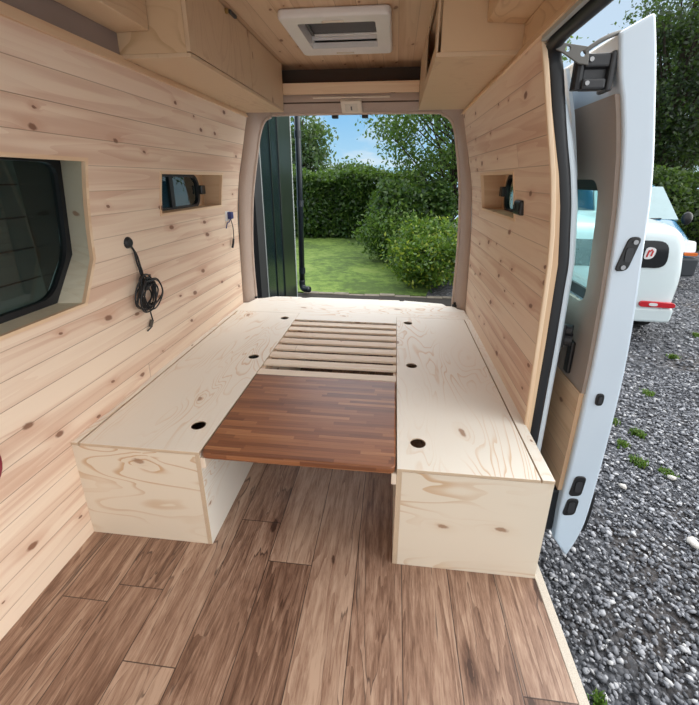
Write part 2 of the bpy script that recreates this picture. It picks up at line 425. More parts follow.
def cut(ob,*cutters):
    """boolean holes, applied at once; the cutters do not stay in the scene"""
    for mb in cutters:
        c=mb.build('cutter',M['ply'])
        po=origin(ob)
        c.location=-po if ob.parent else (0,0,0)
        if ob.parent: c.parent=ob.parent
        bpy.context.view_layer.update()
        md=ob.modifiers.new('hole','BOOLEAN'); md.operation='DIFFERENCE'; md.object=c; md.solver='EXACT'
        apply_mods(ob)
        bpy.data.objects.remove(c,do_unlink=True)
    uvmap(ob)
    return ob
def clean(): 
    for o in bpy.data.objects:
        for k in ('_g','_o'):
            if k in o: del o[k]

# ------------------------------------------------------------------ van geometry
PROF=[(0,.876),(.45,.870),(.87,.860),(1.10,.854),(1.20,.846),(1.31,.832),(1.41,.815),(1.50,.794),(1.58,.775),(1.70,.748),(1.80,.724),(1.83,.717),(1.95,.69)]
def wx(z):
    for (a,xa),(b,xb) in zip(PROF,PROF[1:]):
        if z<=b: return xa+(xb-xa)*(z-a)/(b-a)
    return PROF[-1][1]
ZS=[0,.1,.2,.3,.4,.5,.6,.7,.8,.9,1.0,1.1,1.15,1.2,1.25,1.3,1.35,1.4,1.45,1.5,1.55,1.6,1.65,1.7,1.75,1.80]
YF=-1.75
def wall(name,sgn,y0,y1,label):
    pts=[(sgn*wx(z),z) for z in ZS]+[(sgn*(wx(z)+.014),z) for z in ZS[::-1]]
    w=MB().prism(pts,'y',y0,y1).build(name,M['pine'],grain='y',off=(0 if sgn<0 else 4.3,0))
    return tag(w,label,'wall',kind='structure')
wl=wall('wall_left',-1,YF,1.762,'left van wall clad in horizontal knotty pine boards')
wr=wall('wall_right',1,.322,1.775,'right van wall of knotty pine boards behind the sliding door opening')

# window outlines (y,z)
BW=[(.292,1.456),(.290,1.085),(.203,.920),(-.62,.920),(-.70,1.085),(-.70,1.456)]
def inset(poly,d):
    c=(sum(p[0] for p in poly)/len(poly),sum(p[1] for p in poly)/len(poly)); n=len(poly); out=[]
    for i in range(n):
        p0,p1,p2=(Vector(poly[(i+k)%n]) for k in (-1,0,1))
        e1=(p1-p0).normalized(); e2=(p2-p1).normalized()
        n1=Vector((-e1.y,e1.x)); n2=Vector((-e2.y,e2.x))
        if n1.dot(Vector(c)-p1)<0: n1=-n1
        if n2.dot(Vector(c)-p1)<0: n2=-n2
        b=(n1+n2); b=b/max(.2,b.dot(n1)); out.append(tuple(p1+b*d))
    return out
def densify(poly,n=5):
    out=[]
    for i in range(len(poly)):
        a=Vector(poly[i]); b=Vector(poly[(i+1)%len(poly)])
        for j in range(n): out.append(tuple(a+(b-a)*j/n))
    return out
def frame_window(idx,sgn,outline,depth,label,back=None,fw=.013,proud=.004,glassr=.03,glassmat='glass_tint',lipmat='pine_trim',revealmat='ply_reveal',rub=.022,post=None):
    wallo=wl if sgn<0 else wr
    cut(wallo,MB().prism(inset(outline,.002),'x',sgn*.5,sgn*1.2))
    ys=[p[0] for p in outline]; zs=[p[1] for p in outline]
    base=(sgn*.9,sum(ys)/len(ys),min(zs))
    root=thing('window_%d'%idx,base,label,'window',kind='structure')
    O=densify(outline); I=densify(inset(outline,fw))
    n=len(O); xo=[sgn*(wx(z)-proud) for y,z in O]; xi=[sgn*(wx(z)-proud) for y,z in I]
    X=sgn*depth
    f=MB(); vs=[(xo[i],*O[i]) for i in range(n)]+[(xi[i],*I[i]) for i in range(n)]+[(sgn*(wx(O[i][1])+.012),*O[i]) for i in range(n)]+[(sgn*(wx(I[i][1])+.012),*I[i]) for i in range(n)]
    fs=[]
    for i in range(n):
        j=(i+1)%n
        fs+=[(i,j,n+j,n+i),(i,2*n+i,2*n+j,j),(n+i,n+j,3*n+j,3*n+i),(2*n+i,3*n+i,3*n+j,2*n+j)]
    f.add(vs,fs); f.build('window_frame',M[lipmat],root,grain='y')
    # reveal lining boards
    I2=densify(inset(outline,fw-.001)); O2=densify(inset(outline,.001))
    r=MB(); K2=densify(inset(back,-.002)) if back else I2; L2=densify(inset(back,-.014)) if back else O2
    vs=[(sgn*(wx(I2[i][1])+.006),*I2[i]) for i in range(n)]+[(X,*K2[i]) for i in range(n)]+[(sgn*(wx(O2[i][1])+.006),*O2[i]) for i in range(n)]+[(X,*L2[i]) for i in range(n)]
    r.add(vs,[g for i in range(n) for g in ((i,(i+1)%n,n+(i+1)%n,n+i),(2*n+i,3*n+i,3*n+(i+1)%n,2*n+(i+1)%n),(n+i,n+(i+1)%n,3*n+(i+1)%n,3*n+i))])
    r.build('window_reveal',M[revealmat],root,grain='x',off=(idx*1.7,idx*2.3))
    return root
# big left window
BG=[(.345,1.462),(.300,1.10),(.178,.935),(-.60,.935),(-.70,1.10),(-.76,1.462)]
w1=frame_window(1,-1,BW,.962,'large dark angular window with deep pale plywood reveal in left wall',back=BG)
def rounded(poly,r,n=5):
    out=[]; L=len(poly)
    for i in range(L):
        p0,p1,p2=(Vector(poly[(i+k)%L]) for k in (-1,0,1))
        a=p1+(p0-p1).normalized()*min(r,(p0-p1).length*.45); b=p1+(p2-p1).normalized()*min(r,(p2-p1).length*.45)
        for j in range(n+1):
            t=j/n; out.append(tuple(a*(1-t)**2+p1*2*t*(1-t)+b*t*t))
    return out
BG=[(.345,1.462),(.300,1.10),(.178,.935),(-.60,.935),(-.70,1.10),(-.76,1.462)]
def ring(outer,inner,x0,x1):
    n=len(outer); vs=[(x0,*p) for p in outer]+[(x0,*p) for p in inner]+[(x1,*p) for p in outer]+[(x1,*p) for p in inner]; fs=[]
    for i in range(n):
        j=(i+1)%n; fs+=[(i,j,n+j,n+i),(2*n+i,3*n+i,3*n+j,2*n+j),(i,2*n+i,2*n+j,j),(n+i,n+j,3*n+j,3*n+i)]
    return MB().add(vs,fs)
ring(rounded(inset(BG,-.03),.03),rounded(inset(BG,.020),.06),-.985,-.958).build('window_seal',M['black_rubber'],w1)
MB().prism(rounded(inset(BG,.012),.06),'x',-.975,-.972).build('window_glass',M['glass_tint'],w1)
# small windows
SL=[(1.475,1.420),(1.475,1.207),(.757,1.207),(.757,1.420)]
SR=[(1.435,1.420),(1.435,1.207),(.735,1.207),(.735,1.420)]
for idx,sgn,ol,lab in ((2,-1,SL,'small letterbox window with rounded black glass in left wall'),(3,1,SR,'small letterbox window in right wall beside black socket')):
    w=frame_window(idx,sgn,ol,.955,lab,revealmat='pine_shelf')
    ys=[p[0] for p in ol]; y0,y1=min(ys)+.013,max(ys)-.013
    if sgn<0: g0,g1=y0-.1,y1-.085
    else: g0,g1=y0-.1,y1-.10
    e=(y0-.002,y1+.002)
    out=rrect(g0,g1,1.212,1.412,.075); inn=rrect(g0+.02,g1-.02,1.230,1.394,.06)
    clip=lambda P:[(min(max(y,e[0]),e[1]),z) for y,z in P]
    a,b=(sgn*.960,sgn*.936)
    # back board behind the reveal with the glazed opening let into it
    bb=MB().box(min(sgn*.955,sgn*.968),max(sgn*.955,sgn*.968),y0-.005,y1+.005,1.212,1.412).build('window_backboard',M['pine_shelf'],w,grain='z')
    cut(bb,MB().prism(rrect(g0+.01,g1-.01,1.222,1.404,.065),'x',sgn*.9,sgn*1.1))
    ring(clip(out),clip(inn),a,b).build('window_seal',M['black_rubber'],w)
    MB().prism(clip(rrect(g0+.015,g1-.015,1.226,1.398,.06)),'x',sgn*.951,sgn*.948).build('window_glass',M['glass_tint'],w)
    ym=g0+(g1-g0)*.55
    MB().box(min(sgn*.938,sgn*.946),max(sgn*.938,sgn*.946),ym-.018,ym+.018,1.228,1.396).build('window_bar',M['black_rubber'],w)
    MB().box(min(sgn*.915,sgn*.948),max(sgn*.915,sgn*.948),g1-.012,g1+.042,1.290,1.345).build('window_catch',M['black_plastic'],w,bevel=.006)

# floor
fl=MB().box(-.885,.8735,YF,2.0,-.03,0).build('floor',M['floor'],grain='y')
tag(fl,'brown oak-look plank floor of the van','floor',kind='structure')
st=MB().box(.874,.904,YF,.30,-.035,.002).build('trim_1',M['strip'],grain='y',bevel=.002)
tag(st,'pale flecked edging strip along right edge of the floor','trim',kind='structure')
sill=MB().box(.84,.900,YF,.36,-.30,-.036).build('door_sill',M['body_white'],bevel=.006)
tag(sill,'white side sill of the van under the floor edging','sill',kind='structure')
sk=MB().box(-.90,.89,.361,2.0,-.30,-.031).build('van_underbody',M['black_rubber'])
tag(sk,'dark underbody of the van beneath the bed end','underbody',kind='structure')

# ceiling
VX0,VX1,VY0,VY1=-.172,.190,.985,1.345
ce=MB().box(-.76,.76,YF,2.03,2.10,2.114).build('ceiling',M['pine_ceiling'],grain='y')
cut(ce,MB().box(VX0-.03,VX1+.03,VY0-.03,VY1+.03,2.0,2.3))
tag(ce,'pine boarded ceiling of the van','ceiling',kind='structure')
roof=MB().box(-.80,.80,YF,2.06,2.26,2.28).build('roof',M['body_white'])
tag(roof,'white outer roof skin of the van','roof',kind='structure')
for sgn in (-1,1):
    s='left' if sgn<0 else 'right'
    x0=.726; 
    pts=[(sgn*.716,1.786),(sgn*.728,1.786),(sgn*.752,1.812),(sgn*.752,1.824),(sgn*.735,1.824)]
    t=MB().prism(pts,'y',YF,1.765 if sgn<0 else 1.78).build('trim_%d'%(2 if sgn<0 else 3),M['pine_trim'],grain='y',off=(0,.2))
    tag(t,'%s pine batten along the top of the wall boards'%('left' if sgn<0 else 'right'),'trim',kind='structure')
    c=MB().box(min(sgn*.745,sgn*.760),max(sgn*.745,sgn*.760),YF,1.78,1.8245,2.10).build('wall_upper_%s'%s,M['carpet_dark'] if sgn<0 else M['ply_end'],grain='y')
    tag(c,'%s strip above the %s wall batten'%('brown carpeted' if sgn<0 else 'plain brown',s),'wall',kind='structure')
    y1=.489 if sgn<0 else .584
    bpts=[(sgn*.744,1.905 if sgn>0 else 1.897),(sgn*.613,1.915 if sgn>0 else 1.90),(sgn*.605,2.099),(sgn*.744,2.099)]
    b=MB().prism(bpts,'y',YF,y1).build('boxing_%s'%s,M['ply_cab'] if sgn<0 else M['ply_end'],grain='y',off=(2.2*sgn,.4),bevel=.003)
    tag(b,'wooden duct boxing under the ceiling before the %s overhead cabinet'%s,'boxing',kind='structure')

# rear surround
A=[(-.871,.30),(-.869,.443),(-.855,.869),(-.829,1.308),(-.788,1.511),(-.732,1.785),(-.70,1.90),(-.60,1.915),(-.45,1.915),(.43,1.915),(.60,1.915),(.70,1.90),(.732,1.785),(.788,1.511),(.829,1.308),(.858,.869),(.868,.443),(.871,.30)]
B=[(-.815,.30),(-.815,.443),(-.816,.844),(-.784,1.231),(-.722,1.560),(-.692,1.690),(-.655,1.775),(-.600,1.808),(-.50,1.822),(.50,1.822),(.615,1.806),(.672,1.770),(.706,1.700),(.735,1.560),(.778,1.280),(.797,.954),(.797,.443),(.797,.30)]
def row(P,y): return catmull([(x,y,z) for x,z in P],5)
ra,rb=row(A,1.762),row(B,1.905)
mid=[a.lerp(b,.55)+Vector((0,-.02,0)) for a,b in zip(ra,rb)]
def grow(P,k): return [Vector((p.x*(1+k),p.y,p.z if p.z<1.2 else 1.0+(p.z-1.0)*(1+k))) for p in P]
out=[p+Vector((0,.05,0)) for p in grow(rb,.02)]
m=MB().sheet([ra,mid,rb,out]).build('wall_rear',M['carpet'],smooth=True,solid=.006)
tag(m,'pinkish beige carpeted surround of the open rear doorway','wall',kind='structure')
tb=MB().tube([p+Vector((0,0,0)) for p in rb],.013,8).build('trim_4',M['carpet_edge'],smooth=True)
tag(tb,'carpeted rounded edge of the rear doorway','trim',kind='structure')
# outer rear body of the van, behind the surround
for sgn in (-1,1):
    pts=[(sgn*(wx(z)+.015+(.0 if z<1.75 else -.01)),z) for z in (-.3+.3,.45,.9,1.2,1.4,1.6,1.8,2.09)]
    po=[(sgn*(.995-max(0,z-1.1)*.20),z) for z in (0,.45,.9,1.2,1.4,1.6,1.8,2.09)]
    p=MB().prism(pts+po[::-1],'y',1.86,1.955).build('rear_pillar_%s'%('left' if sgn<0 else 'right'),M['body_white'])
    tag(p,'white rear corner pillar of the van, %s side'%('left' if sgn<0 else 'right'),'pillar',kind='structure')
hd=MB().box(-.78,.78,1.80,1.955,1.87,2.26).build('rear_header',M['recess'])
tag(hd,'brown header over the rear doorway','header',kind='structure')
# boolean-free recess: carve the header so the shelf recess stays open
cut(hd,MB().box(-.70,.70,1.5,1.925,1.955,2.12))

# left body side behind wall boards
for nm,sgn,y0,y1 in (('body_side_left',-1,YF,1.80),('body_side_right',1,.52,1.80)):
    zz=[-.30,0,.4,.8,1.0,1.2,1.4,1.6,1.75]
    fo=lambda z: 1.012 if z<.9 else 1.012-.06*(z-.9)/.2 if z<1.1 else 1.0-.16*((z-1.1)/.65)**1.5
    fx=[min(1.012,f) for f in (1.005,1.012,1.012,1.010,1.006,1.000,.985,.940,.895)]
    pts=[(sgn*(x-.012),z) for x,z in zip(fx,zz)]+[(sgn*x,z) for x,z in list(zip(fx,zz))[::-1]]
    b=MB().prism(pts,'y',y0,y1).build(nm,M['body_white'],smooth=False)
    if sgn<0: cut(b,MB().prism(inset(BG,.004),'x',-.9,-1.2),MB().prism(rrect(.60,1.46,1.20,1.425,.06),'x',-.9,-1.2))
    else: cut(b,MB().prism(rrect(.58,1.42,1.20,1.425,.06),'x',.9,1.2))
    tag(b,'white outer body skin on the %s side of the van'%('left' if sgn<0 else 'right'),'body panel',kind='structure')

# ------------------------------------------------------------------ door opening edge (right)
edge=[(z,wx(z)) for z in ZS if z<=1.80]
pts=[(wx(z)-.003,z) for z in ZS]+[(wx(z)+.014,z) for z in ZS[::-1]]
te=MB().prism(pts,'y',.308,.3215).build('trim_5',M['pine_trim'],grain='z',off=(0,.5),bevel=.004)
tag(te,'curved pine edging at the front end of the right wall','trim',kind='structure')
SP=[(-.05,.945),(.2,.946),(.4,.946),(.8,.944),(1.11,.938),(1.35,.905),(1.537,.853),(1.66,.806),(1.735,.772)]
def sx(z):
    for (a,xa),(b,xb) in zip(SP,SP[1:]):
        if z<=b: return xa+(xb-xa)*(z-a)/(b-a)
    return SP[-1][1]
zz=[-.05,.2,.4,.6,.8,1.0,1.1,1.2,1.3,1.4,1.5,1.6,1.7,1.735]
# plain wood packing between edging and rubber seal
pk=MB().prism([(wx(z)+.0145,z) for z in zz if z>0]+[(max(sx(z)-.046,wx(z)+.02),z) for z in zz[::-1] if z>0],'y',.325,.345).build('trim_6',M['pine_shelf'],grain='z')
tag(pk,'brown packing board between pine edging and black door seal','trim',kind='structure')
path=catmull([(max(sx(z)-.026,wx(z)+.045),.352,z) for z in zz[:-1]]+[(.778,.345,1.738),(.768,.318,1.766),(.766,.26,1.776),(.766,.15,1.778),(.765,-.3,1.778),(.762,-1.0,1.776),(.76,YF,1.776)],4)
sl=MB().tube(path,.019,12,flat=1.4).build('door_seal',M['black_rubber'],smooth=True)
tag(sl,'thick black rubber seal around the sliding door opening','seal',kind='structure')
# header trim over the door
ht=MB().prism([(.722,1.772),(.736,1.772),(.740,1.806),(.726,1.806)],'y',YF,.30).build('trim_7',M['rail'],bevel=.002)
tag(ht,'pale grey metal strip above the sliding door opening','trim',kind='structure')
hr=MB().prism([(.736,1.790),(.800,1.800),(.800,1.90),(.765,1.95),(.761,1.825)],'y',YF,.60).build('door_header',M['black_metal'])
tag(hr,'dark metal header rail over the sliding door opening','header',kind='structure')
# white pillar with rounded outer edge
def pil(y,dx): return [(sx(z)+dx,y,z) for z in zz]
P=MB().sheet([pil(.352,.0),pil(.362,.020),pil(.385,.034),pil(.44,.046),pil(.54,.050)]).build('door_pillar',M['body_white'],smooth=True,solid=.003)
tag(P,'white painted door pillar outside the black seal','pillar',kind='structure')
bf=thing('door_buffer',(.985,.43,.80),'black rubber door buffer on the white pillar','buffer')
MB().cyl((.985,.42,.826),(1.022,.40,.826),.022,14).build('rubber_stop',M['black_rubber'],bf,smooth=False,bevel=.004)
MB().cyl((.985,.42,.786),(1.026,.40,.786),.026,14).build('rubber_stop',M['black_rubber'],bf,bevel=.004)
MB().box(.968,.992,.385,.46,.755,.855).build('mounting_plate',M['black_plastic'],bf,bevel=.006)

# ------------------------------------------------------------------ sliding door
DI=[(-.133,1.075),(.0,1.069),(.091,1.067),(.324,1.070),(.709,1.070),(1.02,1.059),(1.275,1.042),(1.473,1.015),(1.60,.987),(1.68,.962),(1.79,.938)]
DO=[(-.226,1.138),(-.10,1.172),(.051,1.187),(.454,1.192),(.797,1.183),(1.162,1.150),(1.384,1.126),(1.611,1.081),(1.75,1.050),(1.838,1.026)]
def ip(T,z):
    if z<=T[0][0]: return T[0][1]
    for (a,xa),(b,xb) in zip(T,T[1:]):
        if z<=b: return xa+(xb-xa)*(z-a)/(b-a)
    return T[-1][1]
di=[p for p in catmull([(x,z,0) for z,x in DI],4)]; do=[p for p in catmull([(x,z,0) for z,x in DO],4)]
DY0,DY1=.30,1.50
door=thing('sliding_door',(1.1,.9,-.226),'white sliding van door slid open outside the right opening','door')
poly=[(p.x,p.y) for p in di]+[(p.x,p.y) for p in do[::-1]]
shell=MB().prism(poly,'y',DY0,DY1).build('door_shell',M['white_paint'],door,bevel=.010,seg=3)
apply_mods(shell)
WIN=rrect(.395,1.36,.905,1.415,.045)
cut(shell,MB().prism(WIN,'x',.8,1.4))
def door_sheet(name,y0,y1,z0,z1,off,mat,hole=None,th=.010,r=.02,grain='z'):
    n=18; zs=[z0+(z1-z0)*i/n for i in range(n+1)]
    pts=[(ip(DI,z)-off,z) for z in zs]+[(ip(DI,z)-off+th,z) for z in zs[::-1]]
    o=MB().prism(pts,'y',y0,y1).build(name,mat,door,grain=grain)
    if hole: cut(o,MB().prism(hole,'x',.8,1.4))
    return o
door_sheet('carpet_panel',DY0+.012,DY1-.03,.60,1.632,.013,M['carpet_door'],hole=rrect(.418,1.335,.93,1.385,.05),th=.016)
dw=door_sheet('wood_panel',DY0+.020,DY1-.03,.125,.598,.016,M['pine_door'],th=.018,grain='y'); dw['label']='pine boarded lower panel'
gx=[ip(DI,z) for z in (.905,1.415)]
def slab(x0b,x0t,y0,y1,z0,z1,th):
    return MB().add([(x0b,y0,z0),(x0b+th,y0,z0),(x0b+th,y1,z0),(x0b,y1,z0),(x0t,y0,z1),(x0t+th,y0,z1),(x0t+th,y1,z1),(x0t,y1,z1)],
      [(0,3,2,1),(4,5,6,7),(0,1,5,4),(1,2,6,5),(2,3,7,6),(3,0,4,7)])
pane=slab(1.135,1.085,.397,1.358,.907,1.413,.004).build('window_glass',M['glass_door'],door)
fr=slab(1.118,1.114,.3975,1.3575,.9075,.955,.012).build('window_rail',M['black_plastic'],door)
slab(1.078,1.070,.3975,1.3575,1.345,1.4125,.012).build('window_rail',M['black_plastic'],door)
# latches in the leading edge face (plane y = .30)
def latch(name,pts,holes,label,mat='black_plastic',rad=.018):
    o=MB().prism(rounded(pts,rad,4),'y',DY0-.006,DY0+.01).build(name,M[mat],door,bevel=.003)
    o['label']=label
    for hx,hz,r,kind in holes:
        if kind=='screw': MB().cyl((hx,DY0-.005,hz),(hx,DY0-.010,hz),r,12).build('screw',M['screw'],o)
        else: MB().prism(rrect(hx-r*.7,hx+r*.7,hz-r*1.5,hz+r*1.5,r*.5),'y',DY0-.0065,DY0-.009).build('latch_claw',M['black_metal'],o)
    return o
latch('latch_plate',[(1.066,1.086),(1.108,1.090),(1.132,1.205),(1.092,1.205)],[(1.112,1.188,.008,'screw'),(1.090,1.102,.008,'screw'),(1.100,1.145,.016,'claw')],'large black latch plate')
latch('edge_plug',[(1.105,.560),(1.134,.560),(1.134,.612),(1.105,.612)],[(1.119,.586,.009,'claw')],'small oval black plug')
latch('lower_latch',[(1.086,.118),(1.136,.124),(1.142,.222),(1.098,.222)],[(1.116,.172,.018,'claw')],'upper of two black latch boxes near the foot')
latch('lower_latch',[(1.078,.012),(1.128,.020),(1.134,.106),(1.089,.104)],[(1.107,.062,.018,'claw')],'lower of two black latch boxes near the foot')
MB().prism(rounded([(1.180,-.10),(1.205,-.10),(1.214,.0),(1.214,.115),(1.184,.115)],.01,3),'y',DY0+.03,DY1).build('rub_strip',M['black_plastic'],door)
MB().box(1.040,1.058,.425,.465,.625,.765).build('grab_handle',M['black_plastic'],door,bevel=.007)
# lower guide arm
MB().box(1.0,1.075,  .335,.47,-.12,.11).build('lower_guide',M['black_rubber'],door,bevel=.012)
# upper hinge bracket
hb=thing('door_roller_bracket',(.93,.34,1.60),'grey metal roller bracket at top of the sliding door','bracket')
br=MB()
br.box(.866,.938,.315,.352,1.706,1.743); br.build('upper_lug',M['black_metal'],hb,bevel=.006)
MB().box(.860,.942,.330,.372,1.672,1.708).build('bracket_body',M['black_metal'],hb,bevel=.006)
MB().box(.864,.932,.312,.352,1.646,1.676).build('lower_lug',M['black_metal'],hb,bevel=.006)
MB().box(.934,.953,.310,.375,1.640,1.748).build('side_plate',M['black_metal'],hb,bevel=.006)
MB().cyl((.856,.335,1.648),(.856,.335,1.735),.017,12).build('pivot_roller',M['black_rubber'],hb)
for a,b in ((.878,1.725),(.876,1.662)):
    s_=MB().cyl((a,.318,b),(a,.305,b),.0065,14).build('screw',M['screw'],hb)
arm=[(.735,1.768),(.765,1.772),(.862,1.756),(.866,1.735),(.868,1.708),(.840,1.712),(.790,1.742)]
am=MB().prism(arm,'y',.300,.308).build('pivot_arm',M['hinge_metal'],hb,bevel=.002)
cut(am,MB().cyl((.803,.28,1.752),(.803,.33,1.752),.008,14),MB().cyl((.848,.28,1.738),(.848,.33,1.738),.008,14))
rd=MB().tube(catmull([(.852,.304,1.742),(.870,.304,1.757),(.898,.306,1.774),(.925,.312,1.786),(.950,.322,1.795)],5),.0065,8).build('guide_rod',M['hinge_metal'],hb,smooth=True)

# ------------------------------------------------------------------ benches and bed
H=.444
def bench(sgn,xo,xi,slit,label,hx,holes,off):
    b=thing('storage_bench',((xo+xi)/2,.78,0),label,'bench','plywood storage benches either side of the aisle')
    s=sgn; lo=lambda a,c:(min(a,c),max(a,c))
    x0,x1=lo(xo,xi-(-s)*.0); 
    xin=xi+s*.018
    a,c=lo(xo,xin); MB().box(a,c,0,.018,0,H-.0150).build('front_panel',M['ply_front'],b,grain='x',off=off)
    a,c=lo(xin+s*.0005,xi); ply_edges(MB().box(a,c,0,1.90,0,H-.0125).build('side_panel',M['ply'],b,grain='y',off=(off[0]+2,off[1])),'x')
    a,c=lo(slit,xi); lid=MB().box(a,c,-.003,1.557,H-.012,H).build('lid',M['ply'],b,grain='y',off=(off[0]+5,off[1]+1),bevel=.0012)
    cut(lid,*[MB().cyl((hx,y,H-.1),(hx,y,H-.005),.048,28) for y in holes],*[MB().cyl((hx,y,H-.1),(hx,y,H+.1),.029,28) for y in holes]); ply_edges(lid,'z')
    a,c=lo(xo,slit+s*(.0085 if s<0 else .0055)); ply_edges(MB().box(a,c,-.003,1.557,H-.012,H).build('fixed_rail',M['ply'],b,grain='y',off=(off[0]+9,off[1]+.3),bevel=.001),'z')
    a,c=lo(xi-s*.0005,xi-s*.018); MB().box(a,c,.0,.607,.372,.4175).box(a,c,.607,1.42,.372,.429).build('support_ledge',M['slat'],b,grain='y',bevel=.002)
    a,c=lo(xo,xin); MB().box(a,c,1.88,1.90,0,H-.0125).build('rear_panel',M['ply'],b,grain='x')  # unseen end panel added to keep light out of the bench
    MB().box(*lo(slit-s*.001,slit-s*.02),.02,1.5,.36,H-.0125).build('back_batten',M['slat'],b,grain='y')
    return b
bench(-1,-.874,-.362,-.834,'left plywood storage bench with lid against the window wall',-.4415,(.155,.80,1.441),(1.3,.2))
bench(1,.872,.353,.826,'right plywood storage bench with lid ending at the sliding door',.432,(.144,.791,1.442),(7.7,3.1))
rp=MB()
pts=[(-.868,1.559),(-.361,1.559),(-.361,1.424),(.352,1.424),(.352,1.559),(.866,1.559),(.862,1.765),(.815,1.80),(.80,1.85),(.74,1.862),(.715,1.915),(.42,1.965),(.405,1.945),(.385,1.945),(.37,1.968),(-.36,1.968),(-.40,1.945),(-.425,1.945),(-.45,1.968),(-.66,1.962),(-.74,1.905),(-.80,1.885),(-.83,1.77),(-.866,1.755)]
rb_=thing('rear_platform',(0,1.75,0),'pale plywood platform across the rear end of the bed','platform')
MB().prism(pts,'z',H-.012,H).build('deck_panel',M['ply'],rb_,grain='x',off=(11.2,5.0),bevel=.001)
MB().box(-.36,.35,1.90,1.918,0,H-.013).build('rear_panel',M['ply'],rb_,grain='x')
for i in range(8):
    y1=1.408-.1005*i-.020; y0=y1-.061
    if i==7: y0,y1=.609,.668
    s=MB().box(-.3605,.3515,y0,y1,.4295,H-.001).build('bed_slat',M['slat'],None,grain='x',off=(i*1.3,i*.31),bevel=.003)
    ordn=['first','second','third','fourth','fifth','sixth','seventh','eighth'][i]
    tag(s,'pine bed slat, %s counted from the rear platform'%ordn if i<7 else 'pine bed slat touching the brown hardwood table board','slat','pine bed slats between the benches')
tbp=rounded([(-.357,-.004),(.349,-.004),(.349,.3),(-.357,.3)],.028,6); tbp=[(x,y if y<.2 else .6055) for x,y in tbp]; tbp=[p for i,p in enumerate(tbp) if p[1]<.2]+[(.349,.6055),(-.357,.6055)]
tbp=sorted(tbp,key=lambda p:math.atan2(p[1]-.25,p[0]))
tb_=MB().prism(tbp,'z',.418,.445).build('table_board',M['board'],grain='x',bevel=.006,seg=3)
tag(tb_,'brown hardwood stave table board filling the gap between the benches','table board')

# ------------------------------------------------------------------ overhead cabinets
CZ=1.813
def cabinet(sgn,xf,y0,y1,label):
    c=thing('overhead_cabinet',(sgn*.6,(y0+y1)/2,CZ),label,'cabinet','overhead plywood cabinets along the walls')
    lo=lambda a,d:(min(a,d),max(a,d)); s=sgn
    pts=[(s*xf,y0),(s*xf,y1),(s*.735,y1),(s*.735,y0)]
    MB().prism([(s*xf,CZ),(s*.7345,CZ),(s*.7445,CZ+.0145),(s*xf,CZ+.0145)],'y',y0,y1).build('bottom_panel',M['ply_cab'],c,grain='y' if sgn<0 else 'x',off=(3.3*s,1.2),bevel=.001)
    e=.016
    zb=1.897 if sgn<0 else 1.905
    MB().prism([(s*(xf+.017),CZ+.015),(s*.7445,CZ+.015),(s*.7445,2.0995),(s*(xf+.017),2.0995)],'y',y0+.001,y0+e).build('end_panel',M['ply_end'],c,grain='x',off=(5+s,.7))
    MB().prism([(s*(xf+.017),CZ+.015),(s*.7445,CZ+.015),(s*.7445,2.0995),(s*(xf+.017),2.0995)],'y',y1-e,y1).build('end_panel',M['ply_end'],c,grain='x',off=(8+s,.7))
    return c
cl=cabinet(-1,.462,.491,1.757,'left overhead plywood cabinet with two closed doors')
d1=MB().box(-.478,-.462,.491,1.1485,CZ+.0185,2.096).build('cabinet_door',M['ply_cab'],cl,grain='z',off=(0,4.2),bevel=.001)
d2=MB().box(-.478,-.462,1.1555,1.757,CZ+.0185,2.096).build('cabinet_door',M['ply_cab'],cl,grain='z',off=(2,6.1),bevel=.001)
MB().cyl((-.461,.862,2.083),(-.452,.862,2.083),.011,14).build('catch_screw',M['brass'],d1)
k=MB().box(-.462,-.448,.890,.965,2.086,2.099).build('gas_strut',M['black_metal'],d1,bevel=.003)
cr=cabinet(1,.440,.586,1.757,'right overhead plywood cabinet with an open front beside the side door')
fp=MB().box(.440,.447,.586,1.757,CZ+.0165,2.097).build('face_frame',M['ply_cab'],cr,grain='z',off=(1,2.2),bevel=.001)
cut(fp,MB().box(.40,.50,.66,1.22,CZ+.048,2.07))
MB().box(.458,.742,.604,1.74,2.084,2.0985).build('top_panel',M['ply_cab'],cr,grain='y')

# rear shelf with lip
sh=thing('rear_shelf',(0,1.85,1.91),'pine shelf with a raised lip over the rear doorway','shelf')
MB().box(-.461,.439,1.752,1.770,1.917,1.984).build('shelf_lip',M['pine_trim'],sh,grain='x',off=(3,.1),bevel=.002)
MB().box(-.461,.439,1.7705,1.922,1.957,1.969).build('shelf_board',M['pine_shelf'],sh,grain='x')

# header lamp, tilted on the slanted carpet header
lt=thing('interior_lamp',(-.007,1.83,1.86),'small cream courtesy lamp over the rear doorway','lamp')
def slant(u,w,d):   # u across, w down the slope 0..1, d off the surface (towards the van inside)
    y=1.762+.143*w; z=1.915-.093*w
    nrm=Vector((0,-.545,-.838)); return Vector((u,y,z))+nrm*d
def slbox(u0,u1,w0,w1,d0,d1,name,mat,parent,bev=.005):
    vs=[slant(u,w,d) for d in (d0,d1) for w in (w0,w1) for u in (u0,u1)]
    return MB().add(vs,[(0,2,3,1),(4,5,7,6),(0,1,5,4),(2,6,7,3),(0,4,6,2),(1,3,7,5)]).build(name,M[mat],parent,bevel=bev)
slbox(-.077,.063,.16,.80,.010,.034,'lamp_housing','cream_plastic',lt)
slbox(-.050,.036,.28,.68,.030,.0365,'lamp_lens','lamp_lens',lt,.002)
slbox(-.012,-.002,.40,.58,.036,.041,'lamp_switch','hinge_metal',lt,.001)
cv=slbox(-.26,.25,.02,.075,.012,.022,'cover_strip','cream_plastic',None,.002)
tag(cv,'thin pale cover strip under the rear shelf lip','strip')
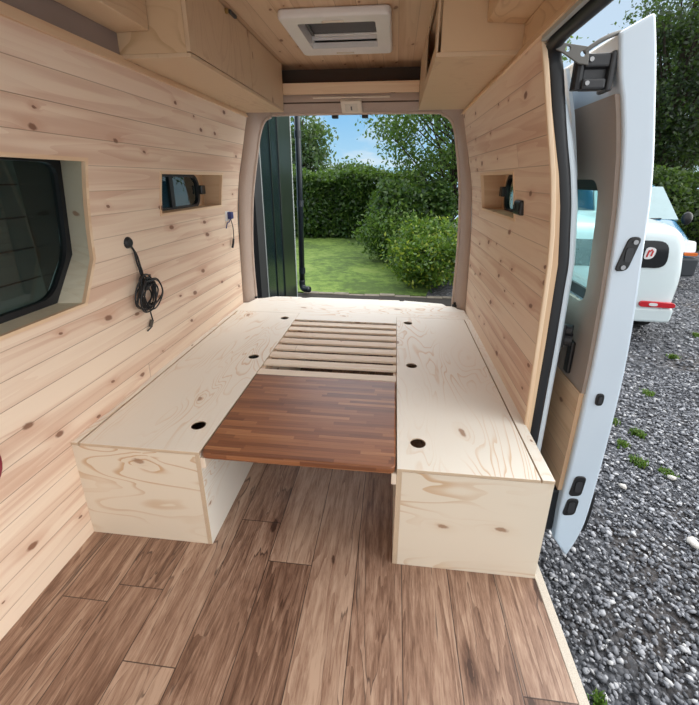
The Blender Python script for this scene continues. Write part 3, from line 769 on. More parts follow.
for x,l in ((-.136,'left'),(.077,'right')):
    c=MB().box(x-.022,x+.022,1.908,1.95,1.793,1.818).build('rubber_bumper',M['black_rubber'],bevel=.004)
    tag(c,'%s black rubber bumper on the top edge of the rear doorway'%l,'bumper','rubber bumpers at the rear doorway top')
for x,y,l in ((-.822,1.90,'left'),(.806,1.86,'right')):
    c=thing('door_catch',(x,y,H),'small black door catch at the foot of the %s rear pillar'%l,'catch','door catches at the rear sill')
    MB().box(x-.022,x+.022,y-.016,y+.016,H,H+.014).build('catch_base',M['black_plastic'],c,bevel=.003)
    MB().cyl((x-.004,y,H+.013),(x-.004,y,H+.034),.009,12).build('catch_pin',M['black_plastic'],c)

# roof vent
rv=thing('roof_vent',(.01,1.2,2.06),'white framed roof vent with grey blind in the pine ceiling','roof vent')
fo=MB().prism(rrect(-.247,.263,.905,1.478,.03),'z',2.062,2.0995).build('vent_frame',M['white_plastic'],rv,bevel=.012,seg=3)
apply_mods(fo); cut(fo,MB().prism(rrect(VX0,VX1,VY0,VY1,.012),'z',2.0,2.3))
wl_=MB(); wl_.box(VX0-.012,VX0,VY0-.012,VY1+.012,2.09,2.2); wl_.box(VX1,VX1+.012,VY0-.012,VY1+.012,2.09,2.2); wl_.box(VX0,VX1,VY0-.012,VY0,2.09,2.2); wl_.box(VX0,VX1,VY1,VY1+.012,2.09,2.2)
wl_.build('vent_collar',M['white_plastic'],rv)
MB().box(VX0,VX1,VY0,VY1,2.126,2.132).build('blind',M['grey_blind'],rv)
MB().box(VX0+.01,VX1-.01,VY1-.022,VY1-.004,2.117,2.1255).build('blind_rail',M['white_plastic'],rv,bevel=.003)
MB().box(VX0+.004,VX0+.018,VY0+.01,VY1-.03,2.112,2.122).build('blind_guide',M['hinge_metal'],rv)
for y in (.962,1.425):
    MB().box(-.05,.05,y-.006,y+.006,2.056,2.064).build('finger_grip',M['cream_plastic'],rv,bevel=.002)

# ------------------------------------------------------------------ wall bits
def wp(y,z,d): return (-(wx(z)-d),y,z)
cb=thing('coiled_cable',wp(.5,1.116,0),'black cable coiled and hanging from a hole in the left wall','cable')
MB().tube([wp(.493,1.118,-.004),wp(.493,1.118,.006),wp(.493,1.118,.014)],lambda t:.027-.010*t*t,16).build('cable_grommet',M['black_rubber'],cb,smooth=False)
s1=MB()
s1.tube(catmull([wp(.495,1.105,.01),wp(.510,1.075,.014),wp(.515,1.03,.014),wp(.525,.985,.016),wp(.535,.93,.02)],6),.0045,7)
s1.tube(catmull([wp(.497,1.10,.012),wp(.522,1.06,.014),wp(.535,1.01,.014),wp(.542,.97,.016),wp(.54,.92,.02)],6),.0042,7)
s1.build('cable_drop',M['black_rubber'],cb,smooth=True)
coil=MB(); rn=random.Random(4)
for i in range(11):
    cy=.535+rn.uniform(-.02,.025); cz=.868+rn.uniform(-.015,.02); a=rn.uniform(.036,.07)*1.1; b=rn.uniform(.055,.088); th=rn.uniform(-.9,.95); d=.012+.004*i
    pts=[]
    for k_ in range(9):
        t=2*math.pi*k_/9; q=rn.uniform(.88,1.12)
        yy=a*math.cos(t)*q; z_=b*math.sin(t)*q
        pts.append(wp(cy+yy*math.cos(th)-z_*math.sin(th),cz+yy*math.sin(th)+z_*math.cos(th),d+rn.uniform(-.003,.006)))
    coil.tube(catmull(pts,5,True),.0036,6,closed=True)
coil.build('cable_coil',M['black_rubber'],cb,smooth=True)
s2=MB(); s2.tube(catmull([wp(.55,.925,.03),wp(.535,.915,.055),wp(.52,.92,.03),wp(.535,.93,.012),wp(.555,.922,.03)],5),.005,7)
s2.tube(catmull([wp(.55,.93,.03),wp(.575,.955,.03)],3),.0045,7)
s2.tube(catmull([wp(.50,.90,.02),wp(.48,.865,.02),wp(.462,.83,.02)],3),.0045,7)
s2.build('cable_tie',M['black_plastic'],cb,smooth=True)
s3=MB(); s3.tube(catmull([wp(.55,.80,.02),wp(.562,.77,.014),wp(.572,.745,.01),wp(.575,.722,.01),wp(.56,.70,.012),wp(.54,.692,.012),wp(.522,.688,.012)],5),.0032,7)
s3.build('cable_tail',M['black_rubber'],cb,smooth=True)
MB().tube(catmull([wp(.567,.728,.012),wp(.553,.712,.013),wp(.548,.70,.013)],3),.009,8).build('cable_plug',M['timber'],cb,smooth=True)
kn=MB().ball(wp(.535,.915,.03),.022,(.7,1,1.2)); kn.build('cable_knot',M['black_rubber'],cb,smooth=True)

bc=thing('blue_connector',wp(1.575,1.13,0),'small blue plug connector wired to the left wall near the rear pillar','connector')
MB().box(-.857,-.845,1.53,1.60,1.105,1.172).build('back_plate',M['white_plastic'],bc,bevel=.003)
MB().box(-.848,-.818,1.560,1.600,1.118,1.166).build('plug_body',M['blue_plastic'],bc,bevel=.004)
MB().tube(catmull([(-.835,1.578,1.12),(-.836,1.56,1.10),(-.838,1.53,1.095),(-.842,1.512,1.06)],4),.004,6).build('short_lead',M['blue_plastic'],bc,smooth=True)
MB().tube(catmull([(-.838,1.59,1.12),(-.836,1.612,1.06),(-.838,1.618,1.0),(-.840,1.612,.965)],4),.003,6).build('long_lead',M['black_rubber'],bc,smooth=True)
MB().tube([(-.840,1.613,.975),(-.841,1.605,.945),(-.842,1.585,.915)],.008,8).build('lead_end',M['black_plastic'],bc,smooth=True)

so=thing('wall_socket',(.845,.69,1.25),'black double socket on the right wall beside the small window','socket')
MB().box(.820,.848,.612,.705,1.243,1.303).build('socket_body',M['black_plastic'],so,bevel=.008,seg=3)
MB().cyl((.818,.634,1.273),(.824,.634,1.273),.016,14).build('socket_hole',M['black_rubber'],so)
MB().cyl((.818,.682,1.273),(.824,.682,1.273),.016,14).build('socket_hole',M['black_rubber'],so)

rc=thing('red_black_cable',wp(-.30,.58,0),'loop of twin red and black cable on the left wall at the picture edge','cable')
def loop(dy,d,r): return [wp(-.328+dy+.062*math.cos(t),.585+.085*math.sin(t)*r,d) for t in [2*math.pi*i/28 for i in range(28)]]
MB().tube(loop(0,.012,1.0),.006,7,closed=True).build('black_core',M['black_rubber'],rc,smooth=True)
MB().tube(loop(.004,.020,.93),.006,7,closed=True).build('red_core',M['red_plastic'],rc,smooth=True)

# ------------------------------------------------------------------ outside: ground
GZ=-.55
gr=MB().box(-3,16,-4,20,GZ-.1,GZ-.012).build('ground',M['gravel'])
tag(gr,'grey slate gravel drive','ground',kind='structure')
lw=MB().prism([(-5.5,5.52),(-1.2,5.50),(-.7,5.535),(-.2,5.50),(.3,5.53),(.9,5.52),(1.2,7),(1.6,9),(1.7,13.2),(-5.5,13.2)],'z',GZ-.02,GZ+.01).build('lawn',M['lawn'])
tag(lw,'mown green lawn behind the van','lawn',kind='structure')
kb=MB(); 
for i in range(11):
    x=-1.25+i*.27; kb.box(x,x+.268,5.40+rng.uniform(-.02,.02),5.51+rng.uniform(-.03,.03),GZ-.05,GZ+.015+rng.uniform(-.015,.015))
kb=kb.build('trim_8',M['kerb'],bevel=.015); tag(kb,'weathered stone kerb along the near edge of the lawn','kerb',kind='structure')
sb=MB().box(-1.4,2.2,5.02,5.40,GZ-.03,GZ+.006).build('soil_strip',M['soil']); tag(sb,'dark soil strip beside the lawn kerb','soil',kind='structure')

# gravel stones
ico=bmesh.new(); bmesh.ops.create_icosphere(ico,subdivisions=1,radius=1); IV=np.array([v.co[:] for v in ico.verts]); IF=np.array([[v.index for v in f.verts] for f in ico.faces]); ico.free()
def mesh_np(name,V,F,mat,smooth=False):
    me=bpy.data.meshes.new(name); nv=len(V); nf,k=F.shape
    me.vertices.add(nv); me.vertices.foreach_set('co',V.astype(np.float32).ravel())
    me.loops.add(nf*k); me.loops.foreach_set('vertex_index',F.astype(np.int32).ravel())
    me.polygons.add(nf); me.polygons.foreach_set('loop_start',np.arange(0,nf*k,k,dtype=np.int32))
    me.update(calc_edges=True); me.validate()
    me.materials.append(mat)
    ob=bpy.data.objects.new(name,me); COL.objects.link(ob); return ob
def stones(x0,x1,y0,y1,n,s0,s1):
    c=np.stack([rng.uniform(x0,x1,n),rng.uniform(y0,y1,n),np.full(n,GZ)],1)
    sz=np.exp(rng.uniform(np.log(s0),np.log(s1),n))
    sc=np.stack([sz*rng.uniform(.7,1.4,n),sz*rng.uniform(.6,1.2,n),sz*rng.uniform(.35,.7,n)],1)
    jit=rng.uniform(.75,1.2,(n,len(IV),1))
    P=IV[None]*jit*sc[:,None]
    a=rng.uniform(0,6.28,n); t=rng.normal(0,.35,n)
    ca,sa,ct,st_=np.cos(a),np.sin(a),np.cos(t),np.sin(t)
    y=P[:,:,1]*ct[:,None]-P[:,:,2]*st_[:,None]; z=P[:,:,1]*st_[:,None]+P[:,:,2]*ct[:,None]; x=P[:,:,0]
    P=np.stack([x*ca[:,None]-y*sa[:,None],x*sa[:,None]+y*ca[:,None],z],2)+c[:,None]
    P[:,:,2]+=rng.uniform(-.006,.006,n)[:,None]
    F=IF[None]+(np.arange(n)*len(IV))[:,None,None]
    return P.reshape(-1,3),F.reshape(-1,3)
V1,F1=stones(1.0,3.9,-1.2,3.0,42000,.0045,.0165); V2,F2=stones(1.8,8.0,2.6,9.0,16000,.008,.024)
so_=mesh_np('gravel',np.vstack([V1,V2]),np.vstack([F1,F2+len(V1)]),M['stones'])
tag(so_,'loose grey slate gravel stones on the drive','gravel',kind='stuff')
def rock(x,y,s,label):
    V,F=stones(x,x+.001,y,y+.001,1,s,s*1.01); V[:,2]+=.012
    o=mesh_np('pale_stone',V,F,M['white_stone']); tag(o,label,'stone','pale stones on the gravel')
rock(1.878,1.149,.034,'pale stone on the gravel nearest the white sliding door')
rock(2.25,1.265,.034,'pale stone on the gravel just right of the weeds')
rock(2.035,.74,.04,'flat pale stone lying nearest to the van step on the gravel')

# weeds
def blades(c,n,rad,h):
    x=c[0]+rng.normal(0,rad,n); y=c[1]+rng.normal(0,rad,n); a=rng.uniform(0,6.28,n); L=h*rng.uniform(.5,1.2,n); lean=rng.uniform(.2,1.0,n)*L
    w=.005
    b0=np.stack([x-w*np.sin(a),y+w*np.cos(a),np.full(n,GZ-.01)],1); b1=np.stack([x+w*np.sin(a),y-w*np.cos(a),np.full(n,GZ-.01)],1)
    mx=np.stack([x+lean*.4*np.cos(a),y+lean*.4*np.sin(a),GZ+L*.7],1); tp=np.stack([x+lean*np.cos(a),y+lean*np.sin(a),GZ+L],1)
    d=np.stack([-w*.8*np.sin(a),w*.8*np.cos(a),0*a],1)
    V=np.stack([b0,b1,mx-d,mx+d,tp],1)
    F=np.array([[0,1,2],[0,2,3],[3,2,4]])[None]+(np.arange(n)*5)[:,None,None]
    return V.reshape(-1,3),F.reshape(-1,3)
for (x,y,n,r_,h,lab) in ((2.19,1.93,220,.05,.06,'small grass weed in the gravel close behind the door edge'),(2.32,1.78,260,.06,.05,'low spread of grass weed right of the weed by the door'),(2.12,1.62,160,.04,.05,'tiny grass tuft in the gravel left of the larger weeds'),(2.13,1.42,300,.05,.05,'bright grass weed patch nearest the pale stones'),(2.26,1.33,160,.05,.04,'thin grass weed between the two pale stones'),(2.78,2.45,160,.06,.05,'lone grass weed in the gravel towards the white car'),(1.17,-.05,60,.03,.05,'grass tuft at the foot of the van step'),(3.55,3.35,260,.12,.06,'grass weed by the tyre of the white car'),(4.3,4.1,240,.15,.06,'grass weed to the right of the white car')):
    V,F=blades((x,y),int(n*.8),min(r_*.45,.022),h*.6); o=mesh_np('grass_weed',V,F,M['grass']); tag(o,lab,'weed','grass weeds in the gravel')

# ------------------------------------------------------------------ shed by the van
SX=-1.29
sd=thing('shed',(-2.6,1.5,GZ),'dark green metal clad shed close beside the van','shed')
c=MB(); c.box(-4.6,SX,3.63,5.0,GZ,3.4); c.build('end_bay',M['shed_green'],sd)
MB().box(SX-.10,SX+.002,3.38,3.63,GZ,3.4).build('bay_post',M['shed_post'],sd)
r_=MB()
for i in range(2): r_.box(SX+.0005,SX+.012,3.64+i*.40,3.66+i*.40,GZ,3.38)
r_.build('panel_rib',M['shed_green2'],sd)
fl_=MB().box(-1.45,SX+.016,4.40,5.05,GZ,3.4).build('corner_flashing',M['shed_green2'],sd,bevel=.008)
ed=MB().box(SX-.02,SX+.020,5.05,5.085,GZ,3.4).build('flashing_edge',M['rail'],sd)
MB().box(SX+.0005,SX+.010,3.632,3.65,GZ,3.4).build('bay_edge_highlight',M['rail'],sd,bevel=.003)  # pale strip stands in for the highlight along the panel edge
MB().box(-4.6,-4.5,-4,3.63,GZ,3.4).build('back_wall',M['shed_dark'],sd)
hl=MB()
for i in range(9): hl.box(-4.5,-4.485,-4,3.6,-.3+i*.4,-.3+i*.4+.02)
hl.build('wall_cladding',M['shed_green'],sd)
MB().box(-4.6,SX,-4,3.63,2.9,3.0).build('shed_roof',M['shed_dark'],sd)
MB().box(-4.6,SX-.3,-4.1,-4,GZ,3.4).build('side_wall',M['shed_dark'],sd)
dp=thing('downpipe',(-1.24,5.42,GZ),'black plastic downpipe at the far corner of the green shed','downpipe')
MB().tube([(-1.245,5.42,3.3),(-1.245,5.42,1.5),(-1.265,5.42,-.35)],.048,14).build('pipe',M['pipe'],dp,smooth=True)
for z in (2.0,.95,-.18): MB().cyl((-1.258 if z<.5 else -1.248,5.42,z),(-1.258 if z<.5 else -1.248,5.42,z+.10),.056,14).build('pipe_collar',M['pipe'],dp)
MB().tube(catmull([(-1.265,5.42,-.30),(-1.265,5.42,-.40),(-1.22,5.38,-.45),(-1.12,5.32,-.44)],5),.055,12).build('pipe_shoe',M['pipe'],dp,smooth=True)
# things seen darkly through the big side window
rl=MB().box(-2.20,-2.14,-2.2,1.6,1.52,1.57).build('rail',M['rail'],bevel=.006); tag(rl,'pale horizontal rail in the shed seen through the left window','rail')
ps=MB().tube([(-2.17,.42,1.52),(-2.20,.55,1.10)],.016,8).build('handle_bar',M['rail'],smooth=True); tag(ps,'thin slanted pale bar seen through the left window','bar')
gb=MB().box(-3.0,-2.4,.62,1.25,1.62,1.9).build('green_crate',M['shed_green'],bevel=.02); tag(gb,'dark green crate on high in the shed seen through the left window','crate')
tp=thing('covered_machine',(-2.4,.3,GZ),'grey blue machine standing in the shed outside the left window','machine')
MB().loft([[(-2.7+.55*math.cos(t)*k1,.3+.55*math.sin(t)*k1,z) for t in [2*math.pi*i/18 for i in range(18)]] for z,k1 in ((GZ,.9),(.2,1.0),(.6,1.05),(.9,.9),(1.05,.55))]).build('machine_body',M['tarp'],tp,smooth=True)
MB().box(-2.5,-2.1,-.2,.65,.68,.76).build('machine_deck',M['tarp'],tp,bevel=.03)
MB().ball((-2.12,.3,.72),.06,(.6,1.3,.5)).build('handle_recess',M['black_rubber'],tp,smooth=True)
for i in range(4):
    t_=MB().box(-2.05,-1.95,-.5+.01*i,.9,.05+.13*i,.13+.13*i).build('timber_plank',M['timber'],bevel=.004)
    tag(t_,['lowest','second lowest','third lowest','topmost'][i]+' dark timber plank stacked in the shed seen through the left window','plank','timber planks stacked in the shed')

# ------------------------------------------------------------------ plants
def leaf_quads(C,size,up=.3):
    n=len(C); d=rng.normal(size=(n,3)); d/=np.linalg.norm(d,axis=1)[:,None]
    nn=rng.normal(size=(n,3)); nn[:,2]+=up; b=np.cross(d,nn); b/=np.linalg.norm(b,axis=1)[:,None]
    s=size*rng.uniform(.6,1.35,(n,1))
    V=np.stack([C-d*s*.55,C+b*s*.30-d*s*.05,C+d*s*.6,C-b*s*.30-d*s*.05],1)
    F=np.arange(n*4).reshape(n,4); return V.reshape(-1,3),F
def rebase(ob,root):
    o=ORIG[root.name]; me=ob.data; co=np.empty(len(me.vertices)*3,np.float32); me.vertices.foreach_get('co',co)
    co=co.reshape(-1,3)-np.array(o[:],np.float32); me.vertices.foreach_set('co',co.ravel()); me.update(); ob.parent=root
def tree(name,loc,h,crown_z0,rx,ry,n_clusters,n_leaves,leaf,mat,label,cat='tree',trunk=.12,spread=.35,group=None,seed=1,lean=0):
    r=np.random.default_rng(seed)
    root=thing(name,loc,label,cat,group)
    L=np.array(loc); cz=(crown_z0+h)/2; rz=(h-crown_z0)/2
    tr=MB(); top=L+np.array([lean,0,h*.86])
    tr.tube(catmull([L,L+np.array([lean*.2+.05,.03,h*.3]),L+np.array([lean*.6-.04,0,h*.6]),top],5),lambda t:trunk*(1-.85*t)+.008,9)
    q=r.normal(size=(n_clusters,3)); q/=np.linalg.norm(q,axis=1)[:,None]; rad=r.uniform(.25,1,n_clusters)**.45
    cc=q*rad[:,None]*np.array([rx,ry,rz])+L+np.array([lean*.6,0,cz])
    for p in cc[:min(70,n_clusters)]:
        t=min(.95,max(.15,(p[2]-L[2])/h-.22)); a=L+np.array([lean*t*t,0,h*t*.9])
        mid=(a+p)/2+np.array([0,0,-.06*h*.3])
        tr.tube(catmull([a,mid,p],3),lambda t_:trunk*.30*(1-.85*t_)+.004,5)
    tr.build('trunk',M['bark'],root,smooth=True)
    k=r.integers(0,n_clusters,n_leaves)
    P=cc[k]+r.normal(size=(n_leaves,3))*spread*np.array([1,1,.7])
    V,F=leaf_quads(P,leaf); o=mesh_np('foliage',V,F,mat); rebase(o,root)
    return root
def hedge(name,x0,x1,y0,y1,h,n,leaf,mat,label,group=None,top=.12,cat='hedge',ang=None,inner=True,lump=.18):
    r=np.random.default_rng(int(abs(x0*100+y0*10))+3)
    root=thing(name,((x0+x1)/2,(y0+y1)/2,GZ),label,cat,group)
    def disp(P):
        return lump*(np.sin(P[:,0]*2.3+P[:,2]*1.7)+np.sin(P[:,1]*3.1-P[:,2]*2.2+1)+np.sin(P[:,0]*4.7+P[:,1]*4.1))/2
    # sample faces: front(-y), left(-x), right, back, top
    W,D=x1-x0,y1-y0
    areas=np.array([W*h,D*h,D*h,W*h*.3,W*D]); k=r.choice(5,n,p=areas/areas.sum()); a=r.uniform(0,1,n); b=r.uniform(0,1,n)**.9
    P=np.zeros((n,3))
    P[:,0]=np.select([k==1,k==2],[x0,x1],x0+W*a); P[:,1]=np.select([k==0,k==3],[y0,y1],y0+D*np.where(k==4,b,a)); P[:,2]=np.where(k==4,h,h*b)
    dd=disp(P); nx=np.select([k==1,k==2],[-1,1],0); ny=np.select([k==0,k==3],[-1,1],0); nz=np.where(k==4,1,0)
    N=np.stack([nx,ny,nz],1).astype(float)
    # round the upper edges
    e=np.clip((P[:,2]/h-.75)/.25,0,1)
    P=P+N*dd[:,None]-N*(np.where(k<4,e**2*.22,0))[:,None]
    P+=r.normal(size=(n,3))*.07; P[:,2]+=GZ
    V,F=leaf_quads(P,leaf); o=mesh_np('foliage',V,F,mat); rebase(o,root)
    m=.16+lump*.6
    c=MB().box(x0+m,x1-m,y0+m,y1-m,GZ,GZ+h-m-.05).build('light_block_core',M['core'],root,bevel=.15)  # added box behind the leaves, blocks light through the hedge
    return root
# far boundary hedge and lawn-side hedge
hedge('tall_hedge',-4.6,1.2,12.4,13.6,2.05,34000,.115,M['leaf_hedge'],'tall dark green hedge across the far end of the lawn')
hedge('side_hedge',-.05,1.6,8.9,12.1,1.65,26000,.10,M['leaf_hedge'],'green hedge along the right side of the lawn below the large tree')
tree('small_bush',(1.10,7.1,GZ),1.15,.1,.85,.75,60,9000,.075,M['leaf_bush'],'bright green bush with yellowing leaves at the right edge of the lawn','bush',trunk=.03,spread=.17,seed=5)
tree('leafy_shrub',(.95,6.25,GZ),.95,.05,.55,.50,46,7000,.07,M['leaf_bush'],'low leafy shrub nearest the van outside the rear doorway','shrub',trunk=.025,spread=.14,seed=8)
tree('lawn_shrub',(.25,8.55,GZ),1.25,.1,.62,.6,40,6000,.075,M['leaf_tree'],'dark green shrub between the lawn and the hedge','shrub',trunk=.025,spread=.16,seed=18)
tree('large_tree',(1.85,10.2,GZ),5.8,.95,2.3,1.6,160,24000,.092,M['leaf_tree'],'large leafy tree right of the lawn filling the rear doorway','tree',trunk=.075,spread=.27,seed=11)
tree('distant_tree',(-4.0,18.0,GZ),5.2,1.2,1.2,1.2,60,5200,.17,M['leaf_far'],'distant tree behind the tall hedge beside the downpipe','tree',trunk=.14,spread=.30,seed=21)
tree('distant_tree',(-2.3,21.0,GZ),2.75,.9,1.2,1.2,40,3500,.17,M['leaf_far'],'smaller distant tree under the blue sky behind the hedge','tree',trunk=.12,spread=.30,seed=22)
tree('distant_tree',(3.8,15.5,GZ),5.6,1.0,2.0,1.6,80,8000,.16,M['leaf_far'],'distant tree behind the large leafy tree on the right','tree',trunk=.14,spread=.32,seed=23)
for i,(x,y,h,lab) in enumerate(((9.4,14.6,8.6,'tall dark tree beyond the blue van at the right edge'),(13.4,13.8,9.0,'tall dark tree outside the right edge of the drive'),(11.9,18.6,8.6,'dark tree standing farther back between the two taller ones'))):
    tree('tall_tree',(x,y,GZ),h,.9,1.8,1.6,110,26000,.12,M['leaf_dark'],lab,'tree',trunk=.18,spread=.36,seed=31+i,group='dark trees beyond the parked vehicles')
hedge('drive_hedge',6.2,14.0,11.2,12.3,2.0,16000,.12,M['leaf_ivy'],'lighter green hedge behind the parked blue van')

# ------------------------------------------------------------------ vehicles
def section(y,w0,w1,w2,z0,zb,zt):
    """car cross-section: w0 sill, w1 belt, w2 roof half widths"""
    P=[(w0*.86,z0),(w0*.98,z0+.06),(w0,z0+.22),(w1,zb-.12),(w1*.985,zb),(w2+.06*(1 if zt-zb>.1 else .3),zt-.12*min(1,(zt-zb)/.3)),(w2,zt-.05*min(1,(zt-zb)/.3)),(w2*.86,zt)]
    return [(x,y,z) for x,z in P]+[(-x,y,z) for x,z in P[::-1]]
def wheel(root,x,y,r,w,sgn):
    t=MB().cyl((x,y,r),(x+sgn*w,y,r),r,26).build('tyre',M['tyre'],None,bevel=.02); t.parent=root
    h=MB().cyl((x+sgn*(w-.02),y,r),(x+sgn*(w+.006),y,r),r*.62,20).build('wheel_trim',M['rim'],None); h.parent=t
def place(root,loc,rz):
    root.location=loc; root.rotation_euler=(0,0,rz)
# white hatchback, tail towards the van (local y runs forward from the tail)
wc=thing('white_car',(0,0,0),'white hatchback parked tail on with red lamp and stickered rear window','car'); ORIG[wc.name]=Vector((0,0,0))
S=[section(0.10,.70,.76,.58,.30,.90,1.36),section(0.02,.78,.82,.60,.26,.88,1.30),section(.0+.12,.82,.845,.62,.22,.90,1.43),section(.5,.83,.85,.63,.18,.92,1.47),section(1.3,.83,.85,.64,.18,.92,1.50),section(2.2,.83,.85,.62,.18,.92,1.47),section(2.75,.83,.85,.58,.18,.92,1.10),section(3.1,.82,.83,.60,.18,.88,.97),section(3.55,.78,.78,.58,.22,.75,.84),section(3.72,.66,.66,.5,.28,.6,.68)]
S=S[1:]
S=[section(-.03,.76,.80,.68,.26,.86,1.30),section(.03,.80,.82,.70,.22,.90,1.41),section(.25,.81,.825,.71,.20,.92,1.45)]+[section(y,a_,b_,c_,d_,e_,f_) for y,a_,b_,c_,d_,e_,f_ in ((.7,.83,.85,.74,.18,.92,1.48),(1.3,.83,.85,.72,.18,.92,1.50),(2.2,.83,.85,.66,.18,.92,1.47),(2.75,.83,.85,.58,.18,.92,1.10),(3.1,.82,.83,.60,.18,.88,.97),(3.55,.78,.78,.58,.22,.75,.84),(3.72,.66,.66,.5,.28,.6,.68))]
wb=MB().loft(S).build('car_body',M['car_white'],None,smooth=True,sub=2); wb.parent=wc
def ypanel(name,pts,y0,y1,mat,root,slope=0,zref=0,bev=.006,rad=.05):
    vs=[]
    P=rounded(pts,rad,5); n=len(P)
    for yy in (y0,y1): vs+=[(x,yy+slope*(z-zref),z) for x,z in P]
    o=MB().add(vs,[tuple(range(n)),tuple(range(n,2*n))[::-1]]+[(i,(i+1)%n,n+(i+1)%n,n+i) for i in range(n)]).build(name,M[mat],None,bevel=bev); o.parent=root; return o
rw=ypanel('rear_window',[(-.60,.93),(.60,.93),(.57,1.255),(-.57,1.255)],-.036,.03,'car_glass',wc,rad=.13); 
stk=ypanel('window_sticker',[(.315,1.03),(.425,1.045),(.445,1.17),(.33,1.185)],-.044,-.034,'sticker_white',rw,slope=0,zref=.9,bev=.001)
def stroke(p,w): 
    t=MB().tube([(x,y,z) for x,y,z in p],w,6).build('sticker_letter',M['sticker_red'],None); t.parent=rw; return t
f_=lambda x,z:(x,-.047,z)
stroke([f_(.348,1.065),f_(.362,1.145),f_(.370,1.13),f_(.390,1.152),f_(.404,1.135),f_(.393,1.075)],.009)
tl=ypanel('tail_lamp',[(.40,.445),(.80,.440),(.80,.505),(.40,.520)],-.05,.10,'tail_red',wc)
ypanel('reversing_lamp',[(.50,.462),(.60,.460),(.60,.500),(.50,.502)],-.056,-.048,'lamp_white',tl,bev=.001)
tl2=ypanel('tail_lamp',[(-.40,.445),(-.80,.440),(-.80,.505),(-.40,.520)],-.05,.10,'tail_red',wc)
bp=ypanel('rear_bumper',[(-.80,.24),(.80,.24),(.815,.43),(-.815,.43)],-.03,.25,'car_white',wc,bev=.03)
for sx_ in (-1,1):
    for y in (.62,3.0): wheel(wc,sx_*.68,y,.30,.17,sx_)
    sw=MB().add([(sx_*.842,.55,.95),(sx_*.842,2.3,.95),(sx_*.70,2.1,1.36),(sx_*.70,.70,1.36)],[(0,1,2,3)]).build('side_window',M['car_glass'],None,solid=.03); sw.parent=wc
place(wc,(2.965,3.92,GZ),R(-3))
# blue van, front towards us (local y runs backward from the nose)
bv=thing('blue_van',(0,0,0),'blue van with dark bumper parked facing us behind the white car','van'); ORIG[bv.name]=Vector((0,0,0))
S=[section(0,.66,.70,.55,.28,.62,.70),section(.15,.78,.80,.60,.24,.78,.88),section(.65,.82,.83,.68,.2,1.0,1.12),section(.90,.83,.84,.70,.2,1.05,1.24),section(1.35,.83,.84,.66,.2,1.08,1.68),section(1.7,.83,.84,.68,.2,1.08,1.90),section(2.6,.83,.84,.70,.2,1.08,1.95),section(3.8,.83,.84,.70,.2,1.08,1.93),section(3.95,.80,.81,.66,.25,1.0,1.86)]
bb=MB().loft(S).build('van_body',M['car_blue'],None,smooth=True,sub=2); bb.parent=bv
ws=MB().add([(-.76,.80,1.17),(.76,.80,1.17),(.66,1.42,1.78),(-.66,1.42,1.78)],[(0,1,2,3)]).build('windscreen',M['windscreen'],None,solid=.05); ws.parent=bv
bmp=ypanel('front_bumper',[(-.80,.22),(.80,.22),(.82,.56),(-.82,.56)],-.06,.35,'bumper',bv,bev=.05)
for sx_ in (-1,1):
    hl_=ypanel('headlamp',[(sx_*.46,.66),(sx_*.76,.66),(sx_*.78,.86),(sx_*.50,.82)],-.01,.16,'lamp_white',bv,slope=.5,zref=.62)
    ypanel('indicator_lamp',[(sx_*.56,.60),(sx_*.79,.60),(sx_*.79,.66),(sx_*.56,.66)],-.02,.20,'lamp_orange',bv)
    mr=MB().ball((sx_*1.0,.95,1.2),.10,(1,.6,1.3)).build('wing_mirror',M['black_plastic'],None,smooth=True); mr.parent=bv
    for y in (.72,3.2): wheel(bv,sx_*.66,y,.30,.17,sx_)
    sw=MB().add([(sx_*.80,1.15,1.08),(sx_*.80,2.2,1.08),(sx_*.67,2.1,1.62),(sx_*.67,1.55,1.62)],[(0,1,2,3)]).build('side_window',M['car_glass'],None,solid=.05); sw.parent=bv
MB().tube([(.05,.74,1.19),(.45,.78,1.20)],.012,6).build('wiper',M['black_plastic'],None).parent=bv
MB().tube([(-.55,.74,1.19),(-.1,.78,1.20)],.012,6).build('wiper',M['black_plastic'],None).parent=bv
place(bv,(5.10,6.75,GZ),R(-4))

# ------------------------------------------------------------------ sky
w=bpy.data.worlds.new('sky'); scene.world=w; w.use_nodes=True
t=w.node_tree; t.nodes.clear()
g=G.__new__(G); g.t=t
tc=g.n('ShaderNodeTexCoord').outputs['Generated']
sp=g.n('ShaderNodeSeparateXYZ',{0:tc}).outputs
el=sp[2]
blue=g.ramp(el,[(0,(.50,.76,.93)),(.18,(.20,.52,.88)),(.5,(.10,.36,.80)),(1,(.06,.22,.6))])
pv=g.xyz(g.m('DIVIDE',sp[0],g.m('ADD',el,.25)),g.m('DIVIDE',sp[1],g.m('ADD',el,.25)))
cl_=g.step(g.noise(pv,1.1,6,.55,.3),.46,.64)
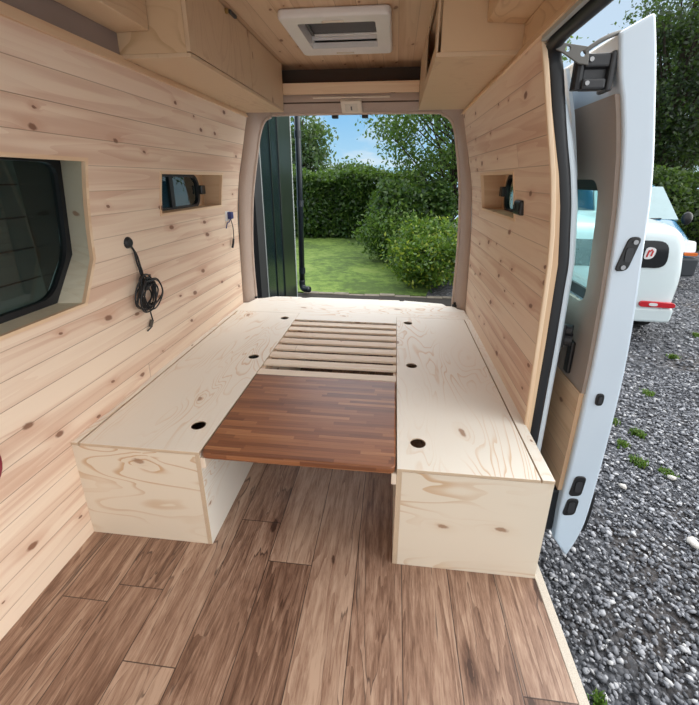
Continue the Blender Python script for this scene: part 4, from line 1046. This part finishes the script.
# more cloud away from the clear patch over the lawn
def lobe(v,a,b):
    v=Vector(v).normalized(); d=g.n('ShaderNodeVectorMath',{0:tc,1:tuple(v)},operation='DOT_PRODUCT').outputs['Value']
    return g.step(d,a,b)
cl_=g.m('MAXIMUM',g.m('MULTIPLY',cl_,.75),g.m('MULTIPLY',lobe((.42,.86,.29),.90,.99),.65))
col=g.mix(cl_,blue,(.80,.88,.93))
vis=g.m('MULTIPLY',g.step(sp[1],.70,.84),g.m('SUBTRACT',1.0,g.step(el,.30,.42)))
open_=g.m('SUBTRACT',1.0,vis)          # keeps the added bright lobes off the sky in view
bright=g.m('MULTIPLY',lobe((.84,.18,.55),.35,.97),open_)       # bright lobe added out of view, lights the van from the drive side
col=g.mix(bright,col,(4.4,4.37,4.25))
back=lobe((-.25,.62,.75),.55,.97)        # second unseen bright lobe, added high over the garden to light the bed
col=g.mix(g.m('MULTIPLY',g.m('MULTIPLY',back,.85),open_),col,(4.3,4.4,4.55))
front=lobe((-.1,-1.0,.25),.2,1.0)
col=g.mix(front,col,(1.4,1.4,1.38))
bg=g.n('ShaderNodeBackground',{'Color':col,'Strength':1.0}); ow=t.nodes.new('ShaderNodeOutputWorld'); t.links.new(bg.outputs[0],ow.inputs[0])
w.cycles.sampling_method='MANUAL'; w.cycles.sample_map_resolution=512

# ------------------------------------------------------------------ camera
F,PX,PY=388.7,349.5,311.2
yaw,pitch,roll=R(6.44),R(18.78),R(.13)
fw=Vector((-math.sin(yaw)*math.cos(pitch),math.cos(yaw)*math.cos(pitch),-math.sin(pitch)))
r0=Vector((math.cos(yaw),math.sin(yaw),0)); u0=r0.cross(fw)
r2=r0*math.cos(roll)+u0*math.sin(roll); u2=-r0*math.sin(roll)+u0*math.cos(roll)
cam=bpy.data.cameras.new('camera'); co=bpy.data.objects.new('camera',cam); COL.objects.link(co)
mw=Matrix(((r2.x,u2.x,-fw.x,.312),(r2.y,u2.y,-fw.y,-1.104),(r2.z,u2.z,-fw.z,1.385),(0,0,0,1)))
co.matrix_world=mw
cam.sensor_fit='HORIZONTAL'; cam.sensor_width=36; cam.lens=F*36/699; cam.shift_x=0; cam.shift_y=-(352.5-PY)/699
cam.clip_start=.02; cam.clip_end=200
scene.camera=co
clean()
scene.view_settings.view_transform='Standard'; scene.view_settings.look='None'; scene.view_settings.gamma=1; scene.view_settings.exposure=0; scene.view_settings.use_curve_mapping=False
scene.cycles.max_bounces=14; scene.cycles.diffuse_bounces=8; scene.cycles.transmission_bounces=8; scene.cycles.transparent_max_bounces=8
scene.cycles.caustics_reflective=False; scene.cycles.caustics_refractive=True
